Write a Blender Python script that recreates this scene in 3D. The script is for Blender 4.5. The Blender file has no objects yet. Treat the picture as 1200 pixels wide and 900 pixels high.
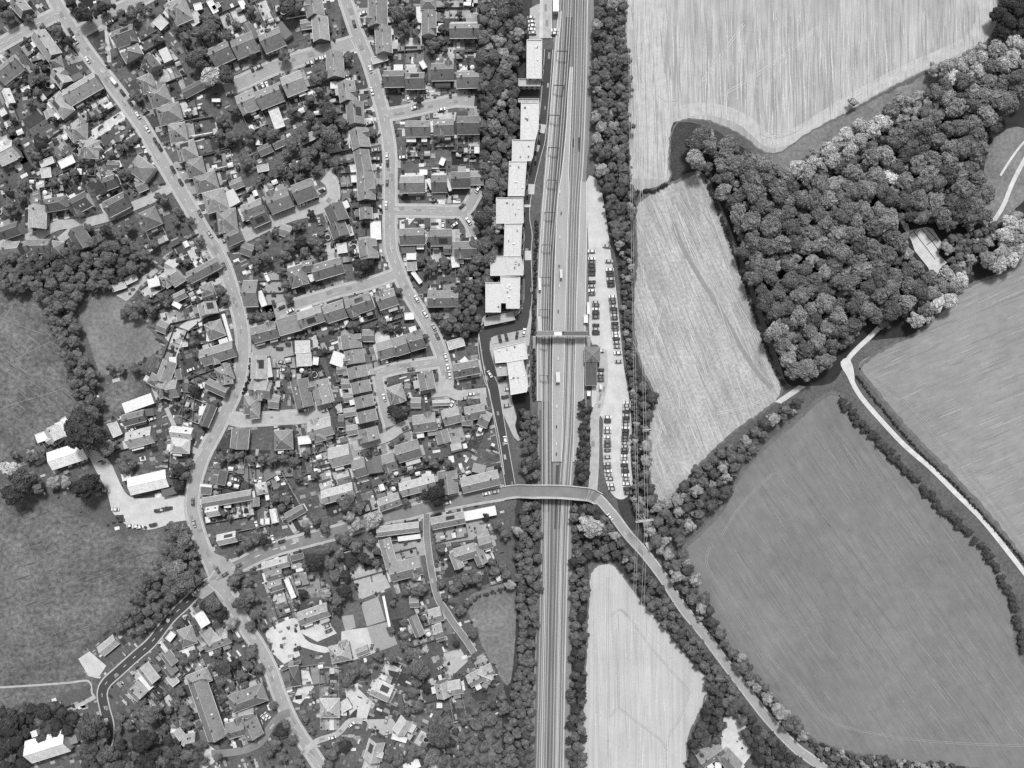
import bpy, math, random
from mathutils import Vector, noise, geometry
random.seed(7)
PX=0.5; H=450.0
sc=bpy.context.scene
COL=sc.collection
def W(x,y,z=0.0):
    k=PX*(H-z)/H
    return ((x-600)*k,(450-y)*k)
EXPO=2.1
def lin(v):
    v/=255.0
    return v/12.92 if v<=0.04045 else ((v+0.055)/1.055)**2.4
def alb(v): return min(0.8,lin(v)/EXPO)
def link(o,parent=None):
    COL.objects.link(o)
    if parent is not None: o.parent=parent
    return o
def ocol(o,v):
    v=min(250,v)
    a=alb(v); o.color=(a,a,a,1); return o
# ---------------------------------------------------------------- materials
def newmat(name,rough=0.9):
    m=bpy.data.materials.new(name); m.use_nodes=True
    nt=m.node_tree; b=nt.nodes['Principled BSDF']
    b.inputs['Roughness'].default_value=rough
    b.inputs['Specular IOR Level'].default_value=0.25
    return m,nt,b
def N(nt,t,**k):
    n=nt.nodes.new(t)
    for a,v in k.items(): setattr(n,a,v)
    return n
def ramp(nt,src,a,b,lo,hi):
    r=N(nt,'ShaderNodeMapRange'); nt.links.new(src,r.inputs['Value'])
    for i,v in zip(('From Min','From Max','To Min','To Max'),(a,b,lo,hi)): r.inputs[i].default_value=v
    return r.outputs[0]
def nz(nt,scale,detail=3,rot=0,stretch=(1,1,1),coord='Object',rough=0.6,off=0):
    tc=N(nt,'ShaderNodeTexCoord'); mp=N(nt,'ShaderNodeMapping')
    mp.vector_type='POINT'
    mp2=N(nt,'ShaderNodeMapping')
    mp.inputs['Rotation'].default_value=(0,0,rot); mp2.inputs['Scale'].default_value=stretch
    mp2.inputs['Location'].default_value=(off,off*1.7,0)
    nt.links.new(tc.outputs[coord],mp.inputs[0]); nt.links.new(mp.outputs[0],mp2.inputs[0])
    n=N(nt,'ShaderNodeTexNoise'); n.inputs['Scale'].default_value=scale; n.inputs['Detail'].default_value=detail
    n.inputs['Roughness'].default_value=rough
    nt.links.new(mp2.outputs[0],n.inputs['Vector'])
    return n.outputs['Fac']
def mul(nt,a,b):
    m=N(nt,'ShaderNodeMath',operation='MULTIPLY')
    for i,s in enumerate((a,b)):
        if isinstance(s,(int,float)): m.inputs[i].default_value=s
        else: nt.links.new(s,m.inputs[i])
    return m.outputs[0]
def tocol(nt,s,b): 
    c=N(nt,'ShaderNodeCombineColor')
    for i in range(3): nt.links.new(s,c.inputs[i])
    nt.links.new(c.outputs[0],b.inputs['Base Color'])
def objmat(name,rough,layers,random_amp=0.0):
    m,nt,b=newmat(name,rough)
    oi=N(nt,'ShaderNodeObjectInfo'); bw=N(nt,'ShaderNodeRGBToBW')
    nt.links.new(oi.outputs['Color'],bw.inputs[0]); s=bw.outputs[0]
    for (sca,det,lo,hi,st) in layers:
        s=mul(nt,s,ramp(nt,nz(nt,sca,det,stretch=st),0.3,0.7,lo,hi))
    if random_amp: s=mul(nt,s,ramp(nt,oi.outputs['Random'],0,1,1-random_amp,1+random_amp))
    tocol(nt,s,b); return m
M={}
M['roof']=objmat('roof_tiles',0.85,[(1.6,4,0.72,1.25,(1,1,1)),(0.35,3,0.85,1.15,(1,1,1)),(3,1,0.88,1.12,(0.2,2.5,1))],0.1)
M['wall']=objmat('render_and_brick',0.9,[(1.2,3,0.85,1.15,(1,1,1))])
M['plain']=objmat('painted_surface',0.7,[(0.9,4,0.85,1.12,(1,1,1))])
M['leaf']=objmat('foliage',0.95,[(1.3,3,0.7,1.35,(1,1,1)),(10,3,0.4,1.7,(1,1,1))],0.22)
M['bark']=objmat('bark',0.95,[(3,3,0.7,1.3,(1,1,1))])
M['paint']=objmat('car_paint',0.3,[(2,1,0.97,1.03,(1,1,1))])
def flatmat(name,v,rough=0.9,spec=None,layers=()):
    m,nt,b=newmat(name,rough); a=alb(v)
    if not layers: b.inputs['Base Color'].default_value=(a,a,a,1); return m
    s=None
    for L in layers:
        f=nz(nt,L[0],L[1],L[4] if len(L)>4 else 0,L[5] if len(L)>5 else (1,1,1),off=L[6] if len(L)>6 else 0)
        r=ramp(nt,f,L[7] if len(L)>7 else 0.3,L[8] if len(L)>8 else 0.7,L[2],L[3])
        s=mul(nt,s,r) if s is not None else mul(nt,r,a)
    tocol(nt,s,b); return m
M['glass']=flatmat('dark_glass',70,0.08)
M['tyre']=flatmat('rubber',35)
M['metal']=flatmat('grey_metal',150,0.45)
M['tarmac']=flatmat('tarmac',170,0.9,layers=[(0.12,4,0.88,1.1),(1.5,4,0.9,1.1)])
M['tarmac_dark']=flatmat('fresh_asphalt',74,0.9,layers=[(0.12,4,0.85,1.15),(1.5,3,0.93,1.07)])
M['tarmac_mid']=flatmat('worn_asphalt',140,0.9,layers=[(0.12,4,0.85,1.12),(1.5,3,0.93,1.07)])
M['concrete']=flatmat('pale_concrete',214,0.9,layers=[(0.15,5,0.82,1.08),(1.2,3,0.94,1.05)])
M['paving']=flatmat('pavement_slabs',188,0.9,layers=[(0.3,4,0.85,1.12),(2.5,2,0.9,1.1)])
M['kerb']=flatmat('kerb_stone',212,0.9,layers=[(0.4,3,0.8,1.1)])
M['mark']=flatmat('road_paint',235,0.8,layers=[(0.8,3,0.75,1.05)])
M['ballast']=flatmat('ballast',142,0.95,layers=[(0.8,5,0.72,1.25,0,(3,0.03,1)),(0.1,4,.85,1.15,0,(1,.3,1)),(2,3,0.85,1.15)])
M['ballast_dark']=flatmat('dark_ballast',84,0.95,layers=[(0.25,4,0.85,1.15,0,(3,0.15,1)),(2,3,0.85,1.15)])
M['platform']=flatmat('platform_surface',178,0.9,layers=[(0.2,4,0.88,1.08,0,(2,0.2,1)),(1.5,3,0.93,1.06)])
M['rail']=flatmat('rail_steel',215,0.6)
M['sleeper']=flatmat('sleepers',132,0.9)
M['soil']=flatmat('bare_soil_and_scrub',98,0.95,layers=[(0.05,5,0.75,1.3),(0.6,5,0.7,1.35),(2.5,3,0.75,1.25)])
M['scrub']=flatmat('scrub',66,0.95,layers=[(0.12,5,0.7,1.35),(1.0,5,0.6,1.5)])
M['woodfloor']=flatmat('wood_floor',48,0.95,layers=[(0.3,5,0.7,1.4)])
M['gravel']=flatmat('chalk_gravel',225,0.95,layers=[(0.2,4,0.8,1.08),(1.5,3,0.88,1.06)])
# town patches, tone per face
m,nt,b=newmat('garden_surfaces',0.95)
at=N(nt,'ShaderNodeAttribute'); at.attribute_name='tone'
s=mul(nt,at.outputs['Fac'],ramp(nt,nz(nt,0.35,5),0.3,0.7,0.78,1.2))
s=mul(nt,s,ramp(nt,nz(nt,1.8,4),0.3,0.7,0.78,1.25)); tocol(nt,s,b); M['patch']=m
R=math.radians
M['stubble']=flatmat('stubble_field',180,0.95,layers=[(1.6,6,0.78,1.24,0,(0.5,0.02,1)),(0.35,5,0.82,1.15,0,(1,0.02,1),3),(.08,3,.85,1.15,0,(1,.5,1),21),(0.02,4,0.82,1.14,0,(1,.4,1),9),(1.3,4,0.9,1.1)])
M['stubble_mid']=flatmat('rough_stubble',180,0.95,layers=[(1.3,6,0.8,1.2,R(-24),(0.5,0.02,1)),(0.05,6,0.72,1.2,0,(1,0.6,1),4),(0.6,6,0.75,1.25),(2,3,0.85,1.15)])
M['stubble_s']=flatmat('smooth_stubble',196,0.95,layers=[(1.2,6,0.86,1.14,0,(0.5,0.012,1)),(0.06,4,0.92,1.06),(1.2,4,0.94,1.06)])
M['grass_e']=flatmat('sown_field',150,0.95,layers=[(0.7,6,0.9,1.1,R(-22),(0.12,0.7,1)),(0.15,5,.9,1.1),(0.02,4,0.88,1.1),(1.6,3,0.93,1.07)])
M['grass_se']=flatmat('green_crop',130,0.95,layers=[(0.7,6,0.9,1.1,R(-33),(0.7,0.06,1)),(0.15,5,.9,1.1),(0.025,4,0.88,1.1),(1.6,3,0.92,1.08)])
M['meadow']=flatmat('rough_meadow',100,0.95,layers=[(0.05,6,0.62,1.5),(0.4,7,0.62,1.6),(1.6,4,0.8,1.25)])
M['meadow_pale']=flatmat('pale_paddock',126,0.95,layers=[(0.06,5,0.75,1.25),(0.5,6,0.72,1.35),(1.6,4,0.88,1.15)])
# ---------------------------------------------------------------- mesh helpers
class MB:
    def __init__(s): s.v=[];s.f=[];s.mi=[];s.tone=[]
    def face(s,pts,mi=0,tone=0):
        n=len(s.v); s.v+=[tuple(p) for p in pts]; s.f.append(tuple(range(n,n+len(pts)))); s.mi.append(mi); s.tone.append(tone)
    def box(s,c,size,rz=0,mi=0,tz=0,top=1.0):
        ca,sa=math.cos(rz),math.sin(rz); x,y,z=[q/2 for q in size]; n=len(s.v)
        for dz,k in ((-z,1),(z,top)):
            for dx,dy in ((-x,-y),(x,-y),(x,y),(-x,y)):
                dx*=k;dy*=k
                s.v.append((c[0]+dx*ca-dy*sa,c[1]+dx*sa+dy*ca,c[2]+dz))
        for f in ((3,2,1,0),(4,5,6,7),(0,1,5,4),(1,2,6,5),(2,3,7,6),(3,0,4,7)):
            s.f.append(tuple(n+i for i in f)); s.mi.append(mi); s.tone.append(0)
    def tube(s,a,b,r0,r1,n=6,mi=0,cap=True):
        a=Vector(a);b=Vector(b);d=(b-a).normalized()
        u=d.orthogonal().normalized();w=d.cross(u);k=len(s.v)
        for p,r in ((a,r0),(b,r1)):
            for i in range(n):
                t=2*math.pi*i/n; s.v.append(tuple(p+u*r*math.cos(t)+w*r*math.sin(t)))
        for i in range(n):
            j=(i+1)%n; s.f.append((k+i,k+j,k+n+j,k+n+i)); s.mi.append(mi); s.tone.append(0)
        if cap: s.f.append(tuple(k+n+i for i in range(n))); s.mi.append(mi); s.tone.append(0)
    def mesh(s,name,mats,tone=False):
        me=bpy.data.meshes.new(name); me.from_pydata(s.v,[],s.f)
        for m in mats: me.materials.append(M[m])
        if len(mats)>1: me.polygons.foreach_set('material_index',s.mi)
        if tone:
            a=me.attributes.new('tone','FLOAT','FACE'); a.data.foreach_set('value',s.tone)
        me.update(); return me
    def obj(s,name,mats,parent=None,loc=None,rz=0,col=None,tone=False):
        if isinstance(mats,str): mats=[mats]
        o=bpy.data.objects.new(name,s.mesh(name,mats,tone)); link(o,parent)
        if loc: o.location=loc
        o.rotation_euler[2]=rz
        if col is not None: ocol(o,col)
        return o
def tag(o,label=None,cat=None,group=None,kind=None):
    if label: o['label']=label
    if cat: o['category']=cat
    if group: o['group']=group
    if kind: o['kind']=kind
    return o
def empty(name,loc,rz=0):
    o=bpy.data.objects.new(name,None); o.empty_display_size=1; link(o); o.location=loc; o.rotation_euler[2]=rz; return o
def copy_tree(o):
    c=o.copy(); COL.objects.link(c)
    for ch in o.children:
        d=ch.copy(); COL.objects.link(d); d.parent=c
        for g in ch.children:
            e=g.copy(); COL.objects.link(e); e.parent=d
    return c
def spline(pts,closed=False,step=4.0):
    n=len(pts); out=[]
    rng=range(n if closed else n-1)
    for i in rng:
        if closed: p=[pts[(i-1)%n],pts[i],pts[(i+1)%n],pts[(i+2)%n]]
        else: p=[pts[max(i-1,0)],pts[i],pts[i+1],pts[min(i+2,n-1)]]
        L=math.dist(p[1],p[2]); k=max(1,int(L/step))
        for j in range(k):
            t=j/k
            out.append(tuple(0.5*((2*p[1][c])+(-p[0][c]+p[2][c])*t+(2*p[0][c]-5*p[1][c]+4*p[2][c]-p[3][c])*t*t+(-p[0][c]+3*p[1][c]-3*p[2][c]+p[3][c])*t**3) for c in (0,1)))
    if not closed: out.append(tuple(pts[-1]))
    return out
def P(s): # "x,y x,y"
    return [tuple(float(q) for q in w.split(',')) for w in s.split()]
def sheet(name,pts,z,mat,smooth=True,jit=0.0,kind='structure',step=4):
    if smooth: pts=spline(pts,True,step)
    if jit: pts=[(x+jit*noise.noise(Vector((x*.12,y*.12,3))),y+jit*noise.noise(Vector((x*.12,y*.12,9)))) for x,y in pts]
    v=[Vector((*W(x,y),z)) for x,y in pts]
    tris=geometry.tessellate_polygon([v])
    mb=MB(); mb.v=[tuple(q) for q in v]
    for t in tris:
        a,b,c=[v[i] for i in t]
        if (b-a).cross(c-a).z<0: t=(t[2],t[1],t[0])
        mb.f.append(tuple(t)); mb.mi.append(0); mb.tone.append(0)
    return tag(mb.obj(name,mat),kind=kind)
def ribbon_pts(pts,w,off=0):
    L=[];Rr=[]
    for i,p in enumerate(pts):
        a=pts[max(i-1,0)];b=pts[min(i+1,len(pts)-1)]
        d=(b[0]-a[0],b[1]-a[1]);l=math.hypot(*d) or 1
        nx,ny=-d[1]/l,d[0]/l
        L.append((p[0]+nx*(off+w/2),p[1]+ny*(off+w/2))); Rr.append((p[0]+nx*(off-w/2),p[1]+ny*(off-w/2)))
    return L,Rr
def ribbon(mb,pts,w,z,off=0,zf=None,tone=0,thick=0):
    L,Rr=ribbon_pts(pts,w,off)
    for i in range(len(pts)-1):
        q=[L[i],L[i+1],Rr[i+1],Rr[i]]
        zz=[(zf(*p) if zf else 0)+z for p in (pts[i],pts[i+1],pts[i+1],pts[i])]
        vv=[(*W(*p),h) for p,h in zip(q,zz)]
        mb.face(vv,0,tone)
        if thick:
            lo=[(x,y,h-thick) for x,y,h in vv]
            mb.face([vv[1],vv[0],lo[0],lo[1]]); mb.face([vv[3],vv[2],lo[2],lo[3]])
def dist_seg(p,a,b):
    ax,ay=a;bx,by=b;dx,dy=bx-ax,by-ay;l=dx*dx+dy*dy or 1
    t=max(0,min(1,((p[0]-ax)*dx+(p[1]-ay)*dy)/l))
    return math.hypot(p[0]-ax-t*dx,p[1]-ay-t*dy)
def inpoly(x,y,p):
    c=False;j=len(p)-1
    for i in range(len(p)):
        if (p[i][1]>y)!=(p[j][1]>y) and x<(p[j][0]-p[i][0])*(y-p[i][1])/(p[j][1]-p[i][1])+p[i][0]: c=not c
        j=i
    return c
# ---------------------------------------------------------------- labels
LM=[('the railway footbridge',658,391),('the road bridge',650,577),('the white meadow hall',78,536),('the white car park hall',173,565),
('the white concrete pad',927,463),('the pale woodland clearing',1085,292),('the lattice pylon',752,608),('the top left crossroads',84,30),
('the lower left junction',255,675),('the round pale court',72,260),('the long ribbed terrace roof',245,835),('the dark pyramid roof',345,797),
("the upper close's dead end",263,103),('the middle road fork',462,322),('the court beside station flats',535,460),('the white church roof',52,878),
('the square pale yard',412,683),('the bottom lane court',530,772),('the field track gate',988,425),('the angled white flats',600,405),
('the approach road junction',600,567),('the farmhouse by the bend',832,885),("the car park's lower tip",722,578),('the big dark meadow oak',101,505),
('the staggered white flats',597,250),('the station building',700,415),('the top field corner',1168,20),('the long brick hall roof',305,388),
('the round garden bed',355,695),('the long white-ended barn',225,318),('the upper cross street end',550,118),('the right-hand track bend',1060,520)]
used=set()
def locate(x,y,pre,unit=5):
    best=min(LM,key=lambda l:abs(l[1]-x)+abs(l[2]-y))
    ones='zero one two three four five six seven eight nine ten eleven twelve thirteen fourteen fifteen sixteen seventeen eighteen nineteen'.split()
    tens='x x twenty thirty forty fifty sixty seventy eighty ninety'.split()
    def f(q):
        q=int(q)
        if q>=100: return (ones[q//100]+' hundred'+('-'+f(q%100) if q%100 else ''))
        return ones[q] if q<20 else tens[q//10]+('-'+ones[q%10] if q%10 else '')
    sfx=('',' slightly smaller',' slightly larger',' rounder',' narrower')
    for u in (unit,2,1):
        dx=(x-best[1])*PX;dy=(y-best[2])*PX
        a=round(abs(dx)/u)*u; b=round(abs(dy)/u)*u
        t=[]
        if a>0: t.append('%s metres %s'%(f(a),'right' if dx>0 else 'left'))
        if b>0: t.append('%s %s'%(f(b),'below' if dy>0 else 'above') if t else '%s metres %s'%(f(b),'below' if dy>0 else 'above'))
        lab=pre+' '+(', '.join(t) if t else 'right beside')+(' of ' if (t and (t[-1].endswith('left') or t[-1].endswith('right'))) else ' ')+best[0]
        if lab not in used: break
    used.add(lab); return lab
ORD=['first','second','third','fourth','fifth','sixth','seventh','eighth','ninth','tenth','eleventh','twelfth','thirteenth','fourteenth','fifteenth','sixteenth','seventeenth','eighteenth','nineteenth','twentieth','twenty-first','twenty-second','twenty-third','twenty-fourth','twenty-fifth','twenty-sixth','twenty-seventh','twenty-eighth','twenty-ninth','thirtieth','thirty-first','thirty-second','thirty-third','thirty-fourth']
# ---------------------------------------------------------------- ground and fields (z stacked, millimetres apart)
mb=MB(); mb.face([(-1500,-1200,0),(1500,-1200,0),(1500,1200,0),(-1500,1200,0)]); tag(mb.obj('ground','soil'),kind='structure')
F={}
F['ne']=P('732,-60 1172,-60 1169,0 1167,32 1145,58 1110,72 1060,95 1000,128 950,155 915,178 895,178 870,160 845,147 815,140 795,143 786,160 784,190 783,212 740,224 737,180 735,120 733,60')
F['mid']=P('746,238 770,222 800,210 822,203 838,232 852,268 868,310 882,352 895,395 908,435 916,452 910,470 880,492 850,515 820,545 795,575 778,590 766,578 758,540 760,500 766,465 752,430 744,395 742,350 746,300 744,262')
F['se']=P('985,462 1003,490 1040,533 1085,580 1130,622 1165,655 1182,690 1188,730 1196,770 1230,810 1230,900 1100,897 1050,893 1000,884 955,868 915,832 880,790 850,752 825,712 806,672 800,645 820,625 845,598 865,560 890,530 930,495 965,465')
F['e']=P('1006,432 1030,412 1075,390 1105,362 1130,338 1180,318 1240,295 1240,700 1200,655 1160,605 1115,555 1075,515 1040,475')
F['s']=P('690,700 692,672 705,661 722,665 745,695 778,735 805,768 826,792 830,808 820,835 806,870 800,960 684,960 686,800')
F['w1']=P('-60,345 10,347 45,358 66,385 80,420 92,455 90,490 70,503 42,520 -60,545')
F['w2']=P('94,358 120,345 142,343 160,365 187,402 186,410 155,430 122,440 112,425 104,400 94,375')
F['w3']=P('-60,575 20,585 60,590 110,612 150,628 190,624 194,655 165,705 120,745 88,770 108,798 70,815 30,835 -60,845')
F['p']=P('547,706 570,690 602,690 604,740 598,800 585,792 565,757')
F['w4']=P('122,452 160,436 172,440 165,455 150,470 125,488')
for (k,nm,mt,z) in (('ne','stubble_field','stubble',.03),('mid','field','stubble_mid',.034),('se','crop_field','grass_se',.04),('e','sown_field','grass_e',.044),('s','stubble_field','stubble_s',.048),('w1','meadow','meadow',.03),('w2','paddock','meadow_pale',.034),('w3','meadow','meadow',.038),('p','paddock','meadow_pale',.03),('w4','paddock','meadow',.05)):
    sheet(nm,F[k],z,mt,jit=1.6)
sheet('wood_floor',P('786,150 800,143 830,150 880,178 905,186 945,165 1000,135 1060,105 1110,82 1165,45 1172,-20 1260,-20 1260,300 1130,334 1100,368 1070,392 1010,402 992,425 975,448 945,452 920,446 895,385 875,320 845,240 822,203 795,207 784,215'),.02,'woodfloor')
for s_,z in (('557,-20 620,-20 617,90 606,170 598,240 585,320 572,350 560,395 540,390 520,330 560,290 555,200',.02),('697,-20 735,-20 737,110 742,230 744,400 766,465 758,540 776,600 740,620 722,580 742,560 735,440 722,300 705,220',.024),
    ('605,585 632,585 631,700 622,950 590,950 590,812 604,740',.028),('666,585 700,588 740,640 800,720 700,660 690,700 684,950 660,950',.032)): sheet('scrub_ground',P(s_),z,'scrub',jit=1.6)
mb=MB()
for s_,w_ in (('758,-20 757,60 759,110 764,150 762,210',44),('790,132 830,128 870,140 905,166 945,150 1000,116 1060,84 1110,62 1156,38',15),('1152,-20 1154,20 1140,48',18)): ribbon(mb,spline(P(s_)),w_,.052+w_*.0002)
M['head']=flatmat('field_headland',192,layers=[(1.2,6,.8,1.2,0,(1,.05,1)),(.25,5,.85,1.15),(1.5,4,.9,1.1)])
tag(mb.obj('field_headland','head'),kind='structure')
sheet('grass_verge',P('470,850 520,820 560,835 585,812 606,830 604,950 470,950'),.022,'meadow',jit=3)
M['dry']=flatmat('long_grass',128,layers=[(.3,5,.8,1.2),(1.5,4,.85,1.15)])
# clearing and verge patches in the wood
sheet('clearing',P('1054,260 1064,262 1066,270 1085,266 1093,268 1103,284 1100,298 1110,308 1098,318 1094,330 1088,314 1072,294 1068,282'),.06,'gravel',smooth=False)
mb=MB()
for s_ in ('1071,272 1096,304','1080,268 1104,298','1085,267 1100,283','1066,274 1074,269','1086,287 1097,279'): ribbon(mb,P(s_),.8,.075)
tag(mb.obj('clearing_joints','tyre'),kind='structure')
sheet('field_margin',P('905,178 960,150 1060,100 1165,42 1180,60 1130,95 1060,130 1000,165 950,205 905,200'),.026,'meadow_pale',jit=3)
sheet('grass_verge',P('1160,170 1200,150 1230,200 1200,235 1165,265 1150,250'),.055,'meadow_pale',jit=2)
sheet('grass_verge',P('786,150 800,143 835,152 850,165 820,185 800,205 786,208'),.05,'scrub',jit=1.6)
sheet('grass_verge',P('820,205 832,215 850,255 880,330 915,430 918,446 908,440 885,375 860,300 840,245'),.052,'dry')
# ---------------------------------------------------------------- tracks across fields
mt_l=flatmat('wheel_rut_pale',205,layers=[(0.3,4,0.85,1.1)]); mt_d=flatmat('wheel_rut_dark',165,layers=[(0.3,4,0.8,1.15)]); mt_se=flatmat('crop_rut',166,layers=[(0.3,4,0.85,1.1)]); mt_m=flatmat('mown_strip',150,layers=[(0.3,4,0.9,1.1)])
M['rl']=mt_l;M['rd']=mt_d;M['rse']=mt_se;M['rm']=mt_m
def ruts(name,lst,mat,z,w=1.0,pair=0):
    mb=MB()
    for s_ in lst:
        p=spline(P(s_),False,5)
        if pair:
            ribbon(mb,p,w,z,pair/2); ribbon(mb,p,w,z+.002,-pair/2)
        else: ribbon(mb,p,w,z)
        z+=.003
    tag(mb.obj(name,mat),kind='structure')
ruts('wheel_ruts',['818,101 835,80 850,58 872,28','845,112 880,92 925,60 958,32','745,-5 746,60 750,90 762,110 785,120 800,115','905,160 930,160 960,140 1010,110 1060,82 1120,60 1145,32 1148,-5','757,-5 756,60 762,95','905,155 950,150 1000,112 1050,88'],'rl',.07,.8,2.6)
ruts('wheel_ruts',['890,157 905,162 925,158 940,150','770,112 780,119 795,118','742,-5 744,60 751,95','781,-5 783,80','850,-5 851,70'],'rd',.1,.5)
ruts('mown_strips',['789,262 800,290 820,325 845,365 870,410 890,440 905,455','826,210 840,245 860,300'],'rm',.12,5)
ruts('wheel_ruts',['793,225 815,265 835,305 858,345 880,385 900,430 912,455','787,365 800,405 812,440','803,375 818,410 828,440','775,360 767,400 775,430 795,460 797,480','790,240 805,280 825,315 850,352','840,485 880,475 905,462','765,470 775,500 765,530 770,560'],'rl',.13,.7,2.2)
ruts('wheel_ruts',['815,240 835,265 850,300 868,345','742,400 755,430 770,455'],'rd',.15,.6)
ruts('tramlines',['712,676 712,760 713,840 712,905','724,720 724,760 725,830','728,714 736,722 760,755 790,790 806,808 806,818 795,845 783,865 782,905','725,829 745,845 775,868 781,880','722,829 716,840','735,722 726,714 716,722'],'rd',.085,.5,1.8)
ruts('tramlines',['738,690 770,730 800,765 822,795 825,812 808,850 796,880','703,676 702,905','752,730 790,775 812,800'],'rl',.17,.5)
ruts('tramlines',['832,640 828,660 845,690 880,745 930,800 975,845 1040,862 1110,870 1200,874','845,628 870,590 905,555'],'rse',.18,.5,2)
def streaks(k,n,dx,dy,tones,l0,l1,w0,w1,z,bend=0):
    r=random.Random(len(k)+n); p=F[k]; xs=[q[0] for q in p];ys=[q[1] for q in p]; mbs=[MB() for _ in tones]; L=math.hypot(dx,dy); c=0
    for _ in range(n*12):
        x,y=r.uniform(max(0,min(xs)),min(1200,max(xs))),r.uniform(max(0,min(ys)),min(900,max(ys))); l=r.uniform(l0,l1); b_=r.uniform(-.06,.06)+bend*(x-1000)/1000
        ux,uy=dx/L+b_,dy/L
        q=[(x+ux*l*t+r.uniform(-.35,.35),y+uy*l*t) for t in (0,.2,.4,.6,.8,1)]
        if not all(inpoly(a_[0],a_[1],p) for a_ in q): continue
        i=r.randrange(len(tones)); w_=r.uniform(w0,w1); zz=z+(c%90)*.0006; c+=1
        Lp,Rp=ribbon_pts(q,w_)
        for i_ in range(5):
            t0=math.sin(math.pi*i_/5);t1=math.sin(math.pi*(i_+1)/5)
            pt=[q[i_],q[i_+1]]
            A=[(q[i_][0]+(Lp[i_][0]-q[i_][0])*t0,q[i_][1]+(Lp[i_][1]-q[i_][1])*t0),(q[i_+1][0]+(Lp[i_+1][0]-q[i_+1][0])*t1,q[i_+1][1]+(Lp[i_+1][1]-q[i_+1][1])*t1),
               (q[i_+1][0]+(Rp[i_+1][0]-q[i_+1][0])*t1,q[i_+1][1]+(Rp[i_+1][1]-q[i_+1][1])*t1),(q[i_][0]+(Rp[i_][0]-q[i_][0])*t0,q[i_][1]+(Rp[i_][1]-q[i_][1])*t0)]
            mbs[i].face([(*W(*a_),zz) for a_ in A])
        if c>n: break
    for m_,t in zip(mbs,tones):
        if not m_.f: continue
        key='st%d'%t
        if key not in M: M[key]=flatmat('crop_row_wear',t,layers=[(.6,5,.85,1.15)])
        tag(m_.obj('crop_rows',key),kind='structure')
streaks('se',420,1,1.38,(148,141,122,128),15,90,.5,1.2,.075,.3)
streaks('e',220,1,-.42,(168,160,138),12,60,.5,1.6,.075)
streaks('ne',520,.02,1,(204,212,164,156),12,90,.4,1.2,.085)
streaks('mid',300,1,2.1,(204,196,160,168),10,70,.5,1.4,.075,.4)
streaks('s',90,.01,1,(208,184),20,90,.5,1.4,.075)
streaks('w3',150,1,-.35,(120,132,84),6,26,.5,1.5,.075)
streaks('w1',90,1,.8,(122,135,86),6,26,.5,1.5,.075)
ruts('tramlines',['1020,440 1060,470 1100,520 1150,580 1200,645','1035,460 1080,490 1130,545 1200,630'],'rse',.2,.7,2)
ruts('wheel_ruts',['0,372 15,378 35,386 52,392','0,380 12,362 20,350','0,414 12,418 15,421','0,480 20,472 45,465 75,455','0,430 30,415 60,400'],'rm',.09,.6)
# ---------------------------------------------------------------- pale tracks and yards
def track(name,s_,w,mat,z,**k):
    mb=MB(); ribbon(mb,spline(P(s_)),w,z,**k); return tag(mb.obj(name,mat),kind='structure')
track('farm_track','1030,384 1018,396 1005,408 995,419 991,428 996,442 1008,464 1030,490 1060,522 1090,548 1120,578 1150,608 1180,645 1215,690',5.6,'gravel',.21)
sheet('farm_track',P('985,424 993,419 999,428 1001,446 994,442 987,432'),.214,'gravel')
track('farm_track','1215,165 1200,188 1186,215 1176,240 1162,262 1144,280',5,'gravel',.218)
track('farm_track','1206,160 1195,172 1184,187 1172,206',2.6,'gravel',.222)
track('farm_track','1100,316 1092,328 1078,338',2.5,'gravel',.226)
track('footpath','-10,806 40,803 80,800 104,798 108,812 112,818',2.4,'paving',.23)
track('church_path','70,838 90,828 112,816',5,'paving',.234)
track('church_path','84,834 87,850 88,860',1.5,'paving',.236)
sheet('hall_car_park',P('102,528 112,528 124,536 132,546 140,564 150,580 165,584 200,581 222,583 226,606 205,612 180,620 165,620 150,616 140,608 132,600 125,575 112,550'),.24,'concrete')
sheet('station_car_park',P('687,213 701,213 708,240 713,275 716,300 722,340 727,390 731,430 737,465 740,500 739,540 741,572 730,585 718,580 709,560 706,520 706,490 694,480 695,440 702,430 701,405 691,395 690,300'),.24,'concrete')
sheet('station_yard',P('633,-20 647,-20 647,45 632,45'),.24,'concrete',smooth=False)
sheet('yard',P('630,5 634,5 634,48 620,48 621,10'),.236,'paving',smooth=False)
sheet('bus_court',P('312,740 345,724 352,738 362,752 388,760 380,765 350,757 330,753 322,757'),.24,'gravel')
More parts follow.
